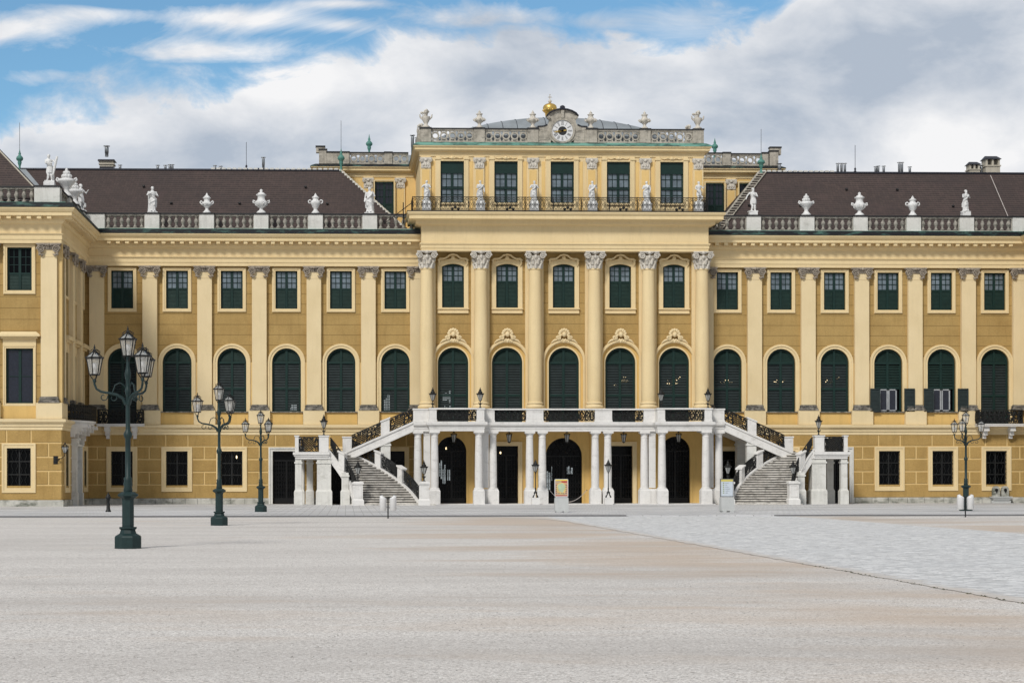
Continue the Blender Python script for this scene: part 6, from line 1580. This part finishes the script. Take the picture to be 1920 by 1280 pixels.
edge = math_(nt,'MULTIPLY', fc.outputs[0], .30)           # V of the cloud bank's upper edge
n1 = nz(1,1.6,(2.3,.7,0), 16, 7, .6, .3); n2 = nz(1,2.6,(.4,3.1,0), 11, 8, .62, .6); n3 = nz(1,1.4,(5,1,0), 5, 5, .55)
dd = math_(nt,'SUBTRACT', edge, V)
bank = math_(nt,'MULTIPLY_ADD', math_(nt,'ADD', dd, math_(nt,'MULTIPLY', math_(nt,'SUBTRACT', n1, .5), .085)), 48, .55, clamp=True)
bank = math_(nt, 'MULTIPLY', bank, bank)
def gauss(px, py, a, b, amp):
    u0, v0, aa, bb = (px-650)/3250, (904-py)/3250, a/3250, b/3250
    e = math_(nt,'ADD', math_(nt,'POWER', math_(nt,'ABSOLUTE', math_(nt,'MULTIPLY_ADD', U, 1/aa, -u0/aa)), 2), math_(nt,'POWER', math_(nt,'ABSOLUTE', math_(nt,'MULTIPLY_ADD', V, 1/bb, -v0/bb)), 2))
    return math_(nt,'MULTIPLY', math_(nt,'EXPONENT', math_(nt,'MULTIPLY', e, -1)), amp)
wisp = None
for g in ((60,65,150,32,1.0),(430,35,180,26,1.05),(390,98,150,22,1.1),(930,35,130,26,1.15),(650,8,90,10,.9),(110,150,110,18,.7),(180,30,110,18,.8),(640,48,60,12,.7),(1300,40,160,60,.75),(1130,45,60,20,.6),(-200,80,200,90,1)):
    q = gauss(*g); wisp = q if wisp is None else math_(nt,'ADD', wisp, q)
wm = math_(nt,'MULTIPLY_ADD', math_(nt,'SUBTRACT', math_(nt,'MULTIPLY_ADD', wisp, .85, -.35), math_(nt,'MULTIPLY', math_(nt,'SUBTRACT', .52, n2), 2.6)), 1.3, .05, clamp=True)
high = math_(nt,'MULTIPLY', math_(nt,'MULTIPLY_ADD', V, 8, -2.5, clamp=True), .88)
mask = math_(nt,'MAXIMUM', math_(nt,'MAXIMUM', bank, wm), high)
# cloud brightness: soft grey-blue hollows in white cloud
gsh = None
for g in ((1560,110,330,110,.38),(1050,150,330,60,.36),(1850,60,240,130,.5),(1780,300,160,70,-.3),(620,300,260,60,.45),(80,230,220,40,-.35),(560,150,220,40,-.5),(860,90,160,30,-.35),(1500,300,200,60,.25),(240,310,160,40,.2),(1180,90,120,30,-.2)):
    q = gauss(*g); gsh = q if gsh is None else math_(nt,'ADD', gsh, q)
ns2 = nz(1,1.9,(1.1,5,0), 9, 6, .55, .2)
shd = math_(nt,'ADD', math_(nt,'MULTIPLY_ADD', math_(nt,'ADD', math_(nt,'SUBTRACT', ns2, .5), math_(nt,'MULTIPLY', math_(nt,'SUBTRACT', n1, .5), .45)), 2.3, .36), gsh, clamp=True)
cc = mixc(nt, shd, (.92,.92,.93), (.44,.505,.60))
skc = N(nt,"VectorMath", operation='SCALE'); L(nt, sky.outputs[0], skc.inputs[0]); skc.inputs[3].default_value = .10
blue = mixc(nt, 1.0, skc.outputs[0], (.95,1.22,1.22), 'MULTIPLY')
fin = mixc(nt, mask, blue, cc)
rear = math_(nt,'MAXIMUM', math_(nt,'MULTIPLY_ADD', V, 8, -2.5, clamp=True), math_(nt,'MULTIPLY_ADD', sp.outputs[1], -4, .8, clamp=True))
fin = mixc(nt, math_(nt,'MULTIPLY', rear, .42), fin, (.02,.02,.02))  # unseen sky overhead and behind the camera dimmed to weaken ambient light
L(nt, fin, bg.inputs[0]); bg.inputs[1].default_value = 1.0
sc.view_settings.view_transform = 'Standard'; sc.view_settings.look = 'None'; sc.view_settings.exposure = 0.0; sc.view_settings.gamma = 1
sc.cycles.max_bounces = 6; sc.cycles.transparent_max_bounces = 12
